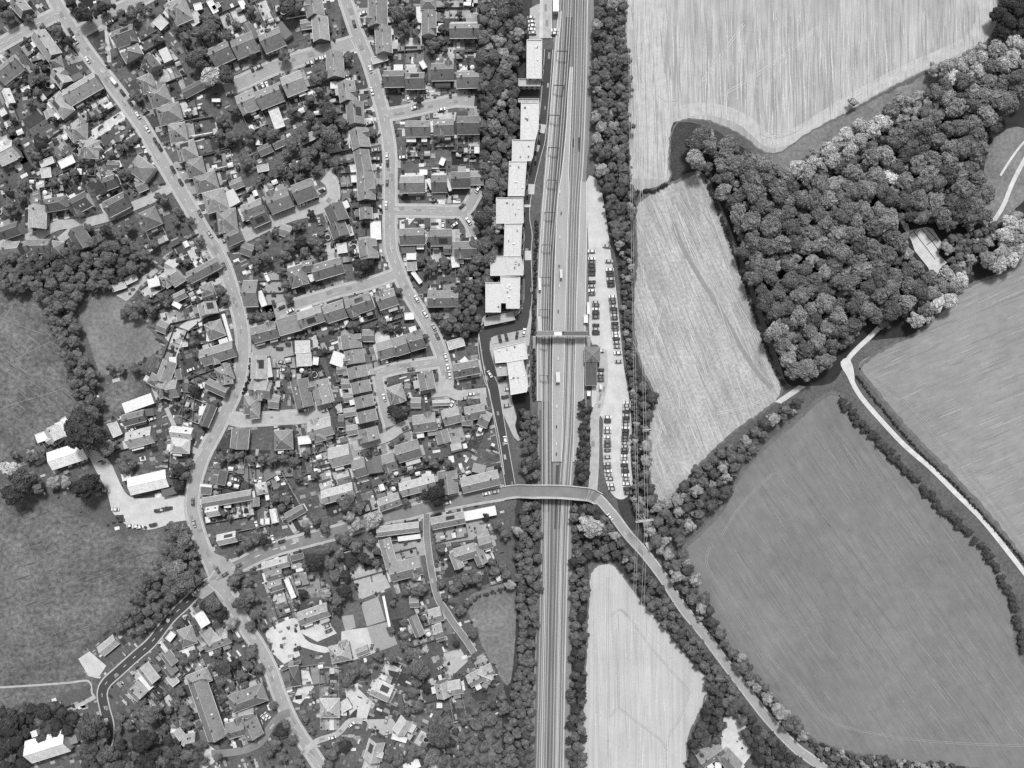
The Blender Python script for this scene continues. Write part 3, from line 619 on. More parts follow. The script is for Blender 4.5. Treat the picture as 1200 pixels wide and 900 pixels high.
# ---------------------------------------------------------------- houses. row: name | place phrase | axis(y top / x left)
# line: kind x1 y1 x2 y2 width tone   (ridge ends and full width read on an enlarged tile: T ox oy scale)
ROWS='''
R west road's right side, upper part|y
T 100 50 6
H g 430 115 490 185 92 98
E 545 45 585 130 60 215
H h 385 305 480 265 115 150
H h 450 400 580 350 125 140
H h 510 520 665 478 125 140
H h 590 640 705 620 125 142
H h 650 775 775 740 125 140
T 200 150 6
H h 110 290 230 262 125 138
H h 170 400 320 360 120 140
H h 240 530 385 490 140 135
E 400 450 450 540 90 215
H h 330 655 460 640 150 142
H g 390 785 490 740 95 128
R right of the top left crossroads|y
T 100 0 6
H g 205 280 350 225 115 122
E 300 200 340 250 55 235
E 240 355 380 280 35 235
O 500 130 560 190 78 190
H h 605 100 720 50 165 150
O 735 155 805 105 85 200
O 745 10 815 -15 60 100
O 765 55 820 40 50 238
H h 305 340 345 410 130 140
O 870 0 920 90 45 215
O 1090 0 1120 60 40 240
O 1125 165 1180 250 50 118
R inside the top left corner block|y
T 0 0 6
H g 265 235 385 400 105 150
H h 350 452 435 430 75 138
H g -10 545 125 440 120 125
H g 465 690 690 560 120 165
H g 100 0 180 90 90 150
H g 20 620 62 720 48 205
T 0 75 7.5
H g 490 60 580 180 115 165
E 635 135 715 95 50 115
H h 470 280 600 440 120 168
H h 620 530 705 640 145 162
H h 740 690 830 790 150 155
O 430 400 455 470 90 165
O 190 235 260 202 34 225
O 90 90 190 90 70 185
O 0 440 50 410 60 200
H g -10 815 135 740 150 195
O 355 885 470 840 60 185
O 525 890 650 830 75 225
R around the round pale court|x
T 0 150 6
H g 262 545 257 705 115 165
E 305 600 300 700 55 235
H h 310 548 470 520 85 105
H g 492 562 620 495 110 98
H g 745 575 890 500 110 110
E 790 620 905 550 30 235
H h 1000 660 1110 610 125 118
H g 525 715 610 850 115 105
E 560 860 640 825 20 235
H g 180 835 350 830 90 118
H h 360 840 440 850 90 130
H g 20 860 140 850 100 160
H g 15 740 130 700 85 98
H g 735 395 815 365 85 102
O 755 260 840 265 60 120
O 795 275 850 250 45 238
H h 930 240 1050 330 120 128
O 960 420 1030 390 70 140
H h 555 140 690 150 120 150
O 290 320 360 310 70 200
O 425 250 515 205 60 225
H g -10 220 95 170 95 200
H h 500 25 610 25 110 140
R above the upper close|x
T 200 0 6
H g 288 408 425 345 130 125
H g 443 350 595 285 140 122
E 545 180 600 270 55 112
H g 643 312 785 250 130 125
E 760 170 830 260 60 118
H g 1045 120 1060 285 105 150
O 915 175 985 165 60 150
H g 1000 0 1020 112 115 150
H g 0 110 60 40 110 150
O 510 0 525 55 40 240
O 310 30 330 60 60 175
R below the upper close|x
T 200 0 6
H g 480 745 605 690 135 145
H g 612 710 775 645 125 142
H g 795 615 935 560 135 150
O 320 700 320 710 60 240
O 90 660 245 580 62 100
O 720 760 770 900 75 205
T 300 50 6
O 320 690 430 640 60 175
O 20 770 110 730 60 120
O 120 720 210 680 60 120
R middle road's left side, upper part|y
T 300 50 6
H g 550 68 560 245 112 140
E 525 300 590 300 45 235
H g 630 278 650 412 112 140
H g 690 418 702 572 112 142
H g 715 608 742 742 118 140
T 400 150 6
H g 137 158 163 305 100 138
H g 165 312 178 505 112 138
H g 170 560 175 640 80 130
H g 175 785 190 900 115 145
O 240 655 245 785 75 238
O 45 700 60 760 60 215
T 300 225 6
O 570 400 640 390 70 215
H g 780 338 800 470 115 145
R right side of the middle road, top|y
T 400 0 6
H g 255 0 255 182 125 138
H g 290 185 302 372 105 148
H g 615 80 615 245 92 138
H h 560 25 662 25 70 140
E 550 50 555 160 45 230
H g 763 215 967 212 95 135
E 770 180 960 178 45 205
O 215 430 325 400 50 180
R first side street on the right|x
T 400 0 6
H g 300 553 442 550 108 125
O 370 505 410 500 30 240
H g 452 568 585 565 108 118
H g 635 505 790 502 115 118
E 660 575 765 575 60 70
H g 815 560 968 556 110 125
E 850 520 925 518 45 150
O 560 430 590 480 36 240
R just below the first side street|x
T 400 0 6
H g 452 905 622 903 105 132
H g 650 895 790 890 105 122
H g 815 880 970 878 120 112
E 820 815 880 815 50 75
O 560 870 600 870 40 235
R second side street's upper side|x
T 400 150 6
H g 415 398 582 394 108 135
E 420 345 575 345 25 225
H g 635 392 742 390 112 120
E 740 360 768 440 20 235
E 610 360 640 430 25 235
H g 775 365 905 362 105 108
O 910 350 1000 350 90 140
O 550 310 605 310 40 235
O 700 260 720 210 36 240
R second side street's lower side|x
T 400 150 6
H g 415 765 582 760 108 128
E 425 850 520 848 60 100
H g 628 770 775 768 108 130
H g 800 858 952 855 112 125
H g 720 850 770 850 60 120
O 530 830 580 830 45 242
T 400 300 6
E 460 0 525 0 50 235
H f 490 40 495 100 72 155
O 795 0 805 80 55 225
O 830 30 860 30 50 240
H g 610 302 822 298 105 118
E 760 200 785 290 70 140
O 500 110 560 190 30 225
R wooded close by the west road|x
T 300 225 6
H g 540 92 590 208 128 115
H g 565 220 600 315 112 118
O 170 260 245 285 72 140
O 620 280 690 280 70 240
T 200 150 6
H g 510 600 650 545 105 130
H g 565 650 675 600 105 105
H g 688 540 840 480 135 115
H g 868 470 1010 415 130 118
O 500 840 580 870 75 125
O 610 290 690 275 50 180
O 420 410 505 375 60 150
O 920 90 1020 60 40 175
O 600 100 645 100 40 235
R upper side of the cross street|x
T 300 225 6
H h 233 608 348 572 135 130
H g 330 530 400 515 75 120
H g 405 570 605 512 105 135
E 375 610 435 580 50 230
O 350 430 375 470 30 242
R lower side of the cross street|x
T 300 225 6
H g 305 905 468 850 110 140
E 320 850 400 820 50 230
H g 490 862 625 818 120 128
E 500 820 540 810 40 70
H g 640 822 812 762 112 128
H g 855 775 985 732 110 128
O 1045 875 1110 870 50 242
R beside the long brick hall|y
T 200 300 6
H g 512 265 612 262 175 128
E 560 170 575 170 60 140
E 620 250 660 350 40 238
H g 575 560 748 515 105 128
H f 748 505 930 455 120 142
H f 870 640 975 635 90 205
H f 880 730 985 725 92 195
H g 618 700 615 862 98 165
E 680 720 700 850 35 215
O 1000 735 1040 740 55 230
T 300 375 6
H g -10 490 85 490 115 160
H h -50 640 10 630 110 150
H g 300 420 345 612 115 132
H g 435 425 480 590 105 138
O 90 570 165 580 85 145
O 265 440 310 440 35 242
R right of the pale paddock|y
T 120 280 7.5
O 85 440 205 400 60 180
O 205 378 300 332 62 190
H h 530 380 645 300 118 180
E 405 395 500 372 70 235
H g 560 215 640 260 75 175
H g 755 345 1020 205 95 130
E 785 385 1040 250 20 238
H g 620 520 720 470 62 150
H h 880 475 970 430 110 125
H g 890 520 990 490 85 110
E 960 400 1000 520 20 235
H g 910 560 935 665 150 165
O 485 755 570 790 90 145
O 620 560 690 600 45 230
T 200 300 6
H g -10 160 60 115 130 170
H h 255 540 365 500 110 145
E 370 410 425 600 20 235
H g 215 720 445 650 105 150
R above the white car park hall|y
T 140 380 7.5
H g 440 325 375 500 115 150
E 440 320 500 320 60 235
H h 385 570 475 600 130 125
H g 480 400 500 490 60 130
H h 262 470 350 520 85 120
H h 858 455 985 410 125 140
H g 925 445 940 530 100 140
H g 765 520 940 600 85 135
H g 810 715 735 890 80 100
E 700 760 770 760 75 235
O 550 180 600 175 40 190
H g 30 850 220 800 90 118
E 40 740 290 650 90 238
E 200 780 300 770 60 105
T 0 450 6
H g 895 400 1070 355 105 180
E 930 460 1010 440 20 240
O 790 275 830 365 70 215
H h 1100 50 1200 10 110 150
H g 350 310 405 395 95 190
E 410 270 450 380 50 235
O 255 385 345 355 65 232
O 440 240 480 300 45 225
T 200 450 6
H g 0 335 150 350 70 200
H h 0 430 130 440 90 190
H g -20 40 50 30 110 150
R close below the brick hall|x
T 200 450 6
H g 560 35 705 50 105 140
H h 515 145 625 150 125 142
O 685 130 770 130 85 148
H g 492 310 478 455 115 130
E 540 315 520 450 15 235
H h 730 395 855 390 125 140
H f 890 400 980 390 58 225
H g 975 335 1135 290 115 165
H h 1005 370 1080 350 80 140
R short row left of the inner close|y
T 300 375 6
H g 662 105 675 200 130 140
H g 685 212 700 305 125 138
E 535 260 620 290 90 235
H g 705 328 722 405 130 140
H g 728 432 745 510 125 140
H g 750 535 768 612 122 140
H g 772 638 790 715 125 142
H g 782 762 805 850 130 145
O 570 350 640 340 60 130
O 600 450 660 450 60 140
O 615 550 685 540 55 145
O 620 655 705 640 50 150
O 640 780 720 765 60 145
O 750 110 830 110 75 142
O 580 710 620 710 80 120
R upper side of the inner close|x
T 300 375 6
H g 860 222 965 192 115 140
E 860 150 940 130 40 215
H g 965 195 1065 165 120 135
H g 1075 160 1178 130 118 122
T 440 380 7.5
H g 432 425 462 572 125 140
H h 120 635 245 595 145 150
O 312 690 400 690 80 150
O 255 560 305 560 60 130
R corner below the wooded plot|y
T 440 380 7.5
O 635 190 780 150 80 185
H g 690 412 910 370 110 118
E 755 340 800 300 45 235
R lower side, court beside station flats|x
T 400 450 6
H g 508 285 665 262 112 135
H g 715 242 832 212 100 150
H g 640 135 760 130 30 165
H g 872 212 1010 185 90 138
E 990 80 1005 150 40 175
H g 975 232 1040 262 100 145
O 700 325 725 415 85 138
O 850 260 925 262 55 150
R around the middle estate court|x
T 360 500 7.5
H g 200 280 378 235 160 170
H g 405 378 518 345 145 138
E 545 300 565 410 75 115
H g 668 328 775 297 140 138
E 610 260 635 400 75 120
H g 788 245 988 185 145 138
E 870 320 990 285 50 205
H g 135 625 405 550 110 180
O 840 495 905 465 55 205
H g 640 692 815 630 100 150
E 645 590 665 655 75 125
H g 820 560 1125 478 110 165
O 1042 410 1090 408 40 240
T 400 450 6
H g 740 615 757 770 125 140
H g 848 718 1108 655 98 155
E 925 585 1010 605 60 160
R beside the lower west road corner|y
T 220 540 7.5
H f 308 88 280 215 78 95
H f 155 232 148 302 95 112
E 110 215 210 225 20 238
H g 130 372 560 298 78 135
E 572 270 580 340 32 235
H g 578 325 580 405 62 145
H h 600 255 690 235 85 185
H g 165 450 275 430 85 205
H g 262 700 425 665 82 185
H g 855 508 1012 420 70 135
H g 730 430 755 550 38 235
H f 670 535 710 535 55 240
O 690 260 705 345 35 238
O 320 400 380 395 30 238
R below the east road junction|x
T 200 600 6
H g 648 395 825 345 65 185
H f 835 335 930 310 42 105
H g 675 455 785 425 72 135
H g 690 530 785 500 72 135
H f 805 475 860 610 35 215
H g 905 755 1108 685 88 145
H f 185 715 240 805 75 240
R beside the south-west road|x
T 100 675 6
H h 665 445 765 410 120 145
O 665 560 740 530 60 235
H g 830 400 890 480 110 140
H g 560 545 620 625 70 135
H g 565 620 620 690 72 105
H g 400 635 485 745 85 170
H f 375 710 455 800 48 240
H g 330 780 400 850 95 150
O 105 535 215 445 70 165
O 580 450 620 400 45 215
R below the south-west road end|x
T 200 750 6
H h 125 300 270 240 90 132
H g 185 290 325 695 125 132
E 255 580 290 700 40 135
H h 422 455 660 365 120 128
H g 395 645 525 608 105 115
H g 540 560 592 685 120 125
O 480 530 585 510 55 160
H g 30 640 75 700 70 150
H g 90 720 180 700 90 140
O 30 800 110 860 80 105
O 0 650 60 655 55 240
H g 235 35 410 -30 95 150
O 70 100 140 90 60 215
O -10 300 40 260 80 180
R around the bottom lane and courts|x
T 200 750 6
H h 1050 480 1185 480 125 180
T 400 750 6
H g 225 330 345 385 110 185
H g 460 555 400 655 85 195
O 355 675 460 705 40 235
H g 250 710 210 850 105 180
O -10 480 60 440 75 200
H g 700 300 725 405 90 165
H g 750 345 842 328 90 172
H g 895 295 1065 205 80 165
H g 960 230 1060 270 80 170
O 670 460 710 460 35 242
O 440 905 550 860 60 235
O 630 890 680 880 30 235
T 300 680 7.5
H h 655 660 825 625 140 155
O 885 640 985 600 65 150
O 1120 140 1190 480 22 238
O 220 785 390 712 32 95
H h 300 850 380 840 165 85
T 400 600 6
O 480 635 545 630 70 150
H g 620 740 705 715 90 165
H g 650 850 715 830 90 160
H g 500 740 555 870 60 125
R left and right of the lane's top|y
T 400 600 6
H g 252 140 545 105 62 170
E 400 190 555 170 30 235
H g 635 85 865 38 75 150
E 862 32 1085 -12 62 242
H g 300 190 358 395 75 140
H g 345 430 560 375 120 140
H g 800 310 945 265 90 140
H g 790 290 830 395 60 145
H g 970 230 1055 205 80 140
H g 940 240 995 365 70 135
O 500 455 560 455 50 242
R lone farmhouse by the road bend|x
T 720 720 5
H g 500 860 625 775 95 130
H g 640 820 720 905 85 125
E 590 890 625 890 50 242
'''
HOUSES=[]; OUTS=[]
def ori(x1,y1,x2,y2): return math.atan2(-(y2-y1),x2-x1)
cur=None
rows=[]
for ln_ in ROWS.strip().split('\n'):
    t=ln_.split()
    if t[0]=='R':
        ph,ax=ln_[2:].split('|'); cur=dict(ph=ph,ax=ax,H=[],O=[]); rows.append(cur)
    elif t[0]=='T': ox,oy,sc_=map(float,t[1:])
    else:
        k='f'
        if t[0]=='H': k=t[1]; v=list(map(float,t[2:]))
        else: v=list(map(float,t[1:]))
        x1,y1,x2,y2,w,tone=v
        d=dict(x1=ox+x1/sc_,y1=oy+y1/sc_,x2=ox+x2/sc_,y2=oy+y2/sc_,w=w/sc_,tone=tone,k=k,E=[])
        d['cx']=(d['x1']+d['x2'])/2; d['cy']=(d['y1']+d['y2'])/2; d['L']=max(4.0,math.dist((d['x1'],d['y1']),(d['x2'],d['y2'])))
        d['a']=ori(d['x1'],d['y1'],d['x2'],d['y2'])
        if t[0]=='H': cur['H'].append(d)
        elif t[0]=='E': cur['H'][-1]['E'].append(d)
        else: cur['O'].append(d)
def foot(d,x,y,m=0):
    c,s=math.cos(d['a']),math.sin(d['a']); dx,dy=x-d['cx'],-(y-d['cy'])
    return abs(dx*c+dy*s)<d['L']/2+m and abs(-dx*s+dy*c)<d['w']/2+m
def tone_word(v): return 'white-roofed' if v>=225 else 'pale-roofed' if v>=160 else 'grey-roofed' if v>=125 else 'dark-roofed'
ALLB=[]
for r in rows:
    ax=0 if r['ax']=='x' else 1
    r['H'].sort(key=lambda d:(d['cx'],d['cy'])[ax])
    end='left' if ax==0 else 'top'
    for i,d in enumerate(r['H']):
        d['ref']='%s house from %s, %s'%(ORD[i],end,r['ph'])
        kind={'g':'gabled','h':'hipped','f':'flat'}[d['k']]
        lab='%s %s house, %s from the %s, %s'%(tone_word(d['tone']),kind,ORD[i],end,r['ph'])
        x,y=W(d['cx'],d['cy'],5); eave=4.7 if d['k']!='f' else 3.0
        if d['w']<9.5: eave=2.8
        ln=d['L']*PX; wd=d['w']*PX
        e=build_house('house',ln,wd,eave,d['k'],d['tone'],(x,y,0),d['a'],wall=random.choice((110,130,160,215)),ch=0 if d['k']=='f' or wd<6 else (2 if ln>14 else 1),sky=random.choice((0,0,1,2,3)),solar=random.random()<.06,pitch=38 if wd<11 else 28,cross=(random.choice((-1,1)) if (random.random()<.38 and d['k']!='f' and wd>7.5 and ln>7) else 0))
        tag(e,lab,'house','houses '+r['ph'])
        if not d['E'] and wd>6.5 and d['k']!='f' and random.random()<.75:
            hw=d['w']/2; c,s=math.cos(d['a']),math.sin(d['a']); loc_=lambda u,v:(d['cx']+u*c-v*s,d['cy']-(u*s+v*c))
            S=1 if rdist(*loc_(0,hw+10))>rdist(*loc_(0,-hw-10)) else -1
            for q_ in range(2 if ln>13 else 1):
                L2=random.uniform(.3,.6)*min(d['L'],18); w2=random.uniform(3.5,7.5); u_=(random.uniform(-.25,.25) if ln<=13 else (-.27,.27)[q_])*d['L']; c2=loc_(u_,S*(hw+w2/2-.4))
                d['E'].append(dict(cx=c2[0],cy=c2[1],L=L2,w=w2,a=d['a'],tone=random.choice((235,215,190,150,170,235,120)),k='f'))
        d['obj']=e; d['n']=max(1,round(ln/7.5)); ALLB.append(d); HOUSES.append(d)
        for q in d['E']:
            xx,yy=W(q['cx'],q['cy'],3); c,s=math.cos(-d['a']),math.sin(-d['a']); rx=xx-x; ry=yy-y
            loc=(rx*c-ry*s,rx*s+ry*c,0); rz=q['a']-d['a']; hh=2.9+.02*len(q)-.01*random.random()
            mb=MB(); mb.box((0,0,hh/2),(q['L']*PX,max(1.2,q['w']*PX),hh),mi=0); 
            ex=mb.obj('extension',['wall'],e,loc=loc,rz=rz,col=180)
            mb=MB(); mb.box((0,0,hh+.08),(q['L']*PX+.3,max(1.2,q['w']*PX)+.3,.16)); mb.obj('roof','plain',ex,col=q['tone'])
            ALLB.append(q)
    for d in r['O']:
        if any(math.dist((q['cx'],q['cy']),(d['cx'],d['cy']))<3.5 for q in OUTS): continue
        lab=locate(d['cx'],d['cy'],{'white':'white flat outbuilding','pale':'pale flat outbuilding','grey':'grey flat outbuilding','dark':'dark flat outbuilding'}[tone_word(d['tone']).split('-')[0]],2)
        x,y=W(d['cx'],d['cy'],2.6)
        if d['tone']>225: k='f'
        else: k='g' if d['tone']<170 and d['w']>6 else 'f'
        if k=='g': lab=lab.replace('flat','gabled')
        e=build_house('outbuilding',d['L']*PX,d['w']*PX,2.4,k,d['tone'],(x,y,0),d['a'],wall=140,windows=False,ch=0,pitch=28)
        mb=MB(); mb.box((d['L']*PX/2-.24,0,1.0),(.1,min(2.2,d['w']*PX*.6),2.0)); mb.obj('door','plain',e,col=190)
        tag(e,lab,'outbuilding'); ALLB.append(d); OUTS.append(d)
# ---------------------------------------------------------------- big buildings
def hall(x1,y1,x2,y2,w,s,o,tone,lab,name,cat,eave=4.5,pitch=18,extra=()):
    d=dict(x1=o[0]+x1/s,y1=o[1]+y1/s,x2=o[0]+x2/s,y2=o[1]+y2/s,w=w/s); d['cx']=(d['x1']+d['x2'])/2; d['cy']=(d['y1']+d['y2'])/2
    d['L']=math.dist((d['x1'],d['y1']),(d['x2'],d['y2'])); d['a']=ori(d['x1'],d['y1'],d['x2'],d['y2'])
    x,y=W(d['cx'],d['cy'],eave)
    e=build_house(name,d['L']*PX,d['w']*PX,eave,'g',tone,(x,y,0),d['a'],wall=190,ch=0,pitch=pitch)
    tag(e,lab,cat); ALLB.append(d)
    for (ex1,ey1,L,Wd,hh,tn,nm) in extra:
        mb=MB(); mb.box((ex1,ey1,hh/2),(L,Wd,hh)); w_=mb.obj(nm,'wall',e,col=180); mb=MB(); mb.box((ex1,ey1,hh+.1),(L+.3,Wd+.3,.2)); mb.obj('roof','plain',w_,col=tn)
    return e
hall(348,545,592,465,118,6,(0,450),246,'bright white-roofed hall at the edge of the meadow, left of the oak','hall','hall')
hall(908,722,1172,662,112,6,(0,450),246,'bright white-roofed hall beside the pale car park drive','hall','hall',extra=((-12,6.5,5,5,3.5,240,'annex'),(10,-8,8,4,3,110,'porch')))
e=hall(200,790,470,705,150,6,(0,750),240,'white-roofed church half hidden by trees in the lower left corner','church','church',eave=6,pitch=35,extra=((-3,10,3.2,3.2,9,235,'tower'),(13,0,6,7,4,150,'chancel')))
sheet_b=[('concrete_pad','939,559 1081,465 1122,465 980,565')]
slab('concrete_pad',[(720+x/5,360+y/5) for x,y in ((938,555),(1080,458),(1122,466),(978,565))],0,.3,'concrete','long white concrete pad at the tip of the middle field','concrete pad',smooth=False)
# flats along the railway: each block = wall, roof, parapet, vents, balconies
def block(polys,lab,h=9,tone=226):
    xs=[p[0] for q in polys for p in q[1]]; ys=[p[1] for q in polys for p in q[1]]
    cx=(min(xs)+max(xs))/2; cy=(min(ys)+max(ys))/2
    e=empty('block_of_flats',(*W(cx,cy),0)); tag(e,lab,'flats','white blocks of flats beside the railway')
    ex,ey=e.location.x,e.location.y; n_=0
    for (hh,poly,tn) in polys:
        v=[(W(x,y,hh)[0]-ex,W(x,y,hh)[1]-ey) for x,y in poly]
        ar=sum(v[i][0]*v[(i+1)%len(v)][1]-v[(i+1)%len(v)][0]*v[i][1] for i in range(len(v)))
        if ar<0: v=v[::-1]
        n=len(v); mb=MB()
        for i in range(n):
            a,b_=v[i],v[(i+1)%n]; mb.face([(*a,0),(*b_,0),(*b_,hh),(*a,hh)])
            d=Vector((b_[0]-a[0],b_[1]-a[1],0)); L=d.length; d.normalize(); nn=Vector((d.y,-d.x,0))
            k=int(L/3)
            for q in range(k):
                for f in range(int(hh/3)):
                    c=Vector((a[0],a[1],0))+d*(L*(q+.5)/k)+nn*.02
                    mb.box((c.x,c.y,1.5+3*f),(1.5,.12,1.3),math.atan2(d.y,d.x),mi=1)
        wl=mb.obj('wall',['wall','glass'],e,col=200 if hh>4 else 150)
        mb=MB(); V=[Vector((*q,hh+.02)) for q in v]; mb.v=[tuple(q) for q in V]
        for t in geometry.tessellate_polygon([V]):
            a,b_,c=[V[i] for i in t]
            if (b_-a).cross(c-a).z<0: t=(t[2],t[1],t[0])
            mb.f.append(tuple(t)); mb.mi.append(0); mb.tone.append(0)
        rf=mb.obj('roof','plain',e,col=tn)
        mb=MB()
        for i in range(n):
            a,b_=v[i],v[(i+1)%n]; d=(b_[0]-a[0],b_[1]-a[1]); L=math.hypot(*d)
            mb.box(((a[0]+b_[0])/2,(a[1]+b_[1])/2,hh+.25),(L+.3,.3,.5-.003*i),math.atan2(d[1],d[0]))
        mb.obj('parapet','plain',rf,col=min(246,tn+14))
        # roof vents and hatches
        x0,x1=min(q[0] for q in v),max(q[0] for q in v); y0,y1=min(q[1] for q in v),max(q[1] for q in v)
        if hh>4:
            for q in range(int((x1-x0)*(y1-y0)/70)+1):
                px_,py_=random.uniform(x0+2,x1-2),random.uniform(y0+2,y1-2)
                if not inpoly(px_,py_,v): continue
                mb=MB(); mb.box((px_,py_,hh+.3),(random.uniform(.5,1.4),random.uniform(.5,1.2),.5)); mb.obj('roof_vent','plain',rf,col=random.choice((245,150,110)))
            # raised seam of the flat roof
            mb=MB(); mb.box(((x0+x1)/2,(y0+y1)/2,hh+.05),(.18,(y1-y0)*.8,.05),.05 if n==4 else .3); mb.obj('roof_seam','plain',rf,col=tn-22)
            for q in range(int((y1-y0)/6)):
                mb=MB(); mb.box((x1+.6,y0+3+q*6,3.2),(1.2,2.6,.2)); mb.box((x1+1.15,y0+3+q*6,3.8),(.08,2.6,1.0)); mb.obj('balcony','plain',e,col=90)
    return e
def tp(s_,o,k=6): return [(o[0]+float(a.split(',')[0])/k,o[1]+float(a.split(',')[1])/k) for a in s_.split()]
A0=(560,0);A1=(560,150);A2=(560,300);A3=(560,450)
B=block
B([(9,tp('345,282 450,282 447,552 343,552',A0),216)],'topmost white flat-roofed block of flats beside the railway')
B([(6,tp('287,557 440,557 438,606 287,606',A0),190)],'low grey link block between the two topmost white flats',)
B([(9,tp('305,722 430,722 425,900 405,980 300,980',A0),218),(6,tp('285,696 428,696 428,720 285,720',A0),185)],'second white block of flats from the top, below the roof terrace')
B([(9,tp('243,85 402,85 385,205 372,232 240,232',A1),212)],'third white block from the top, wider with a dark hatch')
B([(9,tp('222,236 342,236 325,478 212,478',A1),216)],'fourth white block from the top, tall and narrow')
B([(9,tp('130,492 318,492 320,668 130,672',A1),210)],'fifth white block from the top, nearly square')
B([(9,tp('190,675 310,675 300,898 183,898',A1),214)],'sixth white block from the top, tall and narrow')
B([(9,tp('92,2 302,2 320,70 318,135 88,138',A2),208)],'seventh white block from the top, widest of the chain')
B([(9,tp('160,142 296,150 292,368 200,368 200,330 160,330 160,395 55,395 55,187 160,187',A2),216)],'eighth white block with a notch in its lower edge')
B([(3,tp('38,440 240,395 262,448 48,492',A2),190)],'low car deck with parked cars under the chain of white flats')
B([(9,tp('112,655 330,602 350,722 210,745 125,752',A2),220)],'squarish white block below the bend of the dark road')
B([(9,tp('205,748 315,722 352,898 342,955 232,975 225,898',A2),220),(6,tp('122,772 200,757 212,838 140,845',A2),190)],'lowest white block of flats, leaning south-east')
slab('roof_terrace',tp('290,612 436,612 433,690 290,690',A0),0,.6,'tarmac_dark','dark paved terrace between the two topmost white flats','terrace',smooth=False)
slab('parking_deck',tp('90,575 330,515 350,560 100,620',A2),0,.5,'paving','pale raised parking bays above the lower white flats','parking deck',smooth=False)
sheet('flats_courtyard',tp('30,440 70,395 330,380 360,300 380,420 360,640 370,900 350,960 240,1000 100,860 70,640 20,560',A2),.245,'paving',smooth=False)
sheet('yard',tp('110,0 210,0 270,230 340,380 280,400 250,370 190,240 120,60',A3),.247,'paving',smooth=False)
sheet('pond',tp('240,70 355,55 362,240 330,370 290,370 262,290 275,220',A3),.26,'tyre',smooth=True)
# pale side ledges of the approach road
for s_,w_ in (('561,391 566,425 572,455 579,485 586,520 591,556',.9),): track('kerb_line',s_,w_,'kerb',.50)
for s_ in ('636,146 634,156','623,216 622,228','618,240 618,243','619,294 619,305'): track('speed_table',s_,8,'kerb',.51)
# station building and kiosks
e=build_house('station_building',16*PX*1.05,17*PX,4.2,'h',118,(*W(694,415.5,4),0),R(90),wall=150,pitch=25); tag(e,'square hipped station building at the left of the car park','station building')
e=build_house('station_building',14,7,3.5,'f',98,(*W(692.5,438,3),0),R(90),wall=150); tag(e,'dark flat-roofed station annex below the hipped station building','station building')
for x,y,w,l,t,lab in ((686.5,373.5,5,9.5,232,'white kiosk at the right end of the footbridge'),(689.5,361,3.5,14,215,'long pale bike shelter left of the car park, above the kiosk'),(690,461,6,4,235,'small white hut below the dark station annex'),(704,453,6,3,225,'small white hut at the neck of the car park')):
    e=build_house('kiosk',l*PX,w*PX,2.6,'f',t,(*W(x,y,2.6),0),R(90) if l>w else 0,wall=200,windows=False); tag(e,lab,'kiosk')
e=build_house('yard_shed',7*PX*3,7*PX,4,'f',246,(*W(651.5,3,4),0),R(90),wall=200); tag(e,'narrow white flat-roofed building at the top edge beside the tracks','building')
# ---------------------------------------------------------------- gardens
HG={}
for d in ALLB:
    r=d['L']/2+22
    for gx in range(int((d['cx']-r)//20),int((d['cx']+r)//20)+1):
        for gy in range(int((d['cy']-r)//20),int((d['cy']+r)//20)+1): HG.setdefault((gx,gy),[]).append(d)
def inb(x,y,m=0): return any(foot(d,x,y,m) for d in HG.get((int(x//20),int(y//20)),()))
RG={}
for s_ in RSEG:
    (a,b_,w)=s_
    for gx in range(int((min(a[0],b_[0])-w)//20)-1,int((max(a[0],b_[0])+w)//20)+2):
        for gy in range(int((min(a[1],b_[1])-w)//20)-1,int((max(a[1],b_[1])+w)//20)+2): RG.setdefault((gx,gy),[]).append(s_)
def onroad(x,y,m=0):
    return any(dist_seg((x,y),a,b_)<w/2+m for a,b_,w in RG.get((int(x//20),int(y//20)),()))
NOB=list(F.values())+[P('690,0 760,0 760,600 620,600 620,620 590,590 590,560 565,400 565,380 585,300 600,0'),P('100,525 150,580 226,582 226,612 150,620 130,610'),P('350,740 470,690 470,770 380,770'),P('625,-10 760,-10 760,910 625,910')]
def nob(x,y): return any(inpoly(x,y,p) for p in NOB)
rg=random.Random(11)
PATCH=[]   # quads with tone
def addpatch(q,tone):
    cx=sum(p[0] for p in q)/4; cy=sum(p[1] for p in q)/4; r=max(math.dist((cx,cy),p) for p in q)
    if nob(cx,cy): return
    used_={lv for (c0,c1,rr,lv) in ((p[2],p[3],p[4],p[5]) for p in PATCH) if abs(c0-cx)<r+rr and abs(c1-cy)<r+rr}
    lv=0
    while lv in used_: lv+=1
    PATCH.append((q,tone,cx,cy,r,lv))
def local(d,u,v):  # u along ridge, v across, px units, image coords
    c,s=math.cos(d['a']),math.sin(d['a']); return (d['cx']+u*c-v*s, d['cy']-(u*s+v*c))
LAWN=[66,76,86,98,108,120,92,80]; PALE=[150,165,180,200,222,235,210]
GARDEN=[]; FENCE=[]
EXTRA='''100 118 105 125
'''
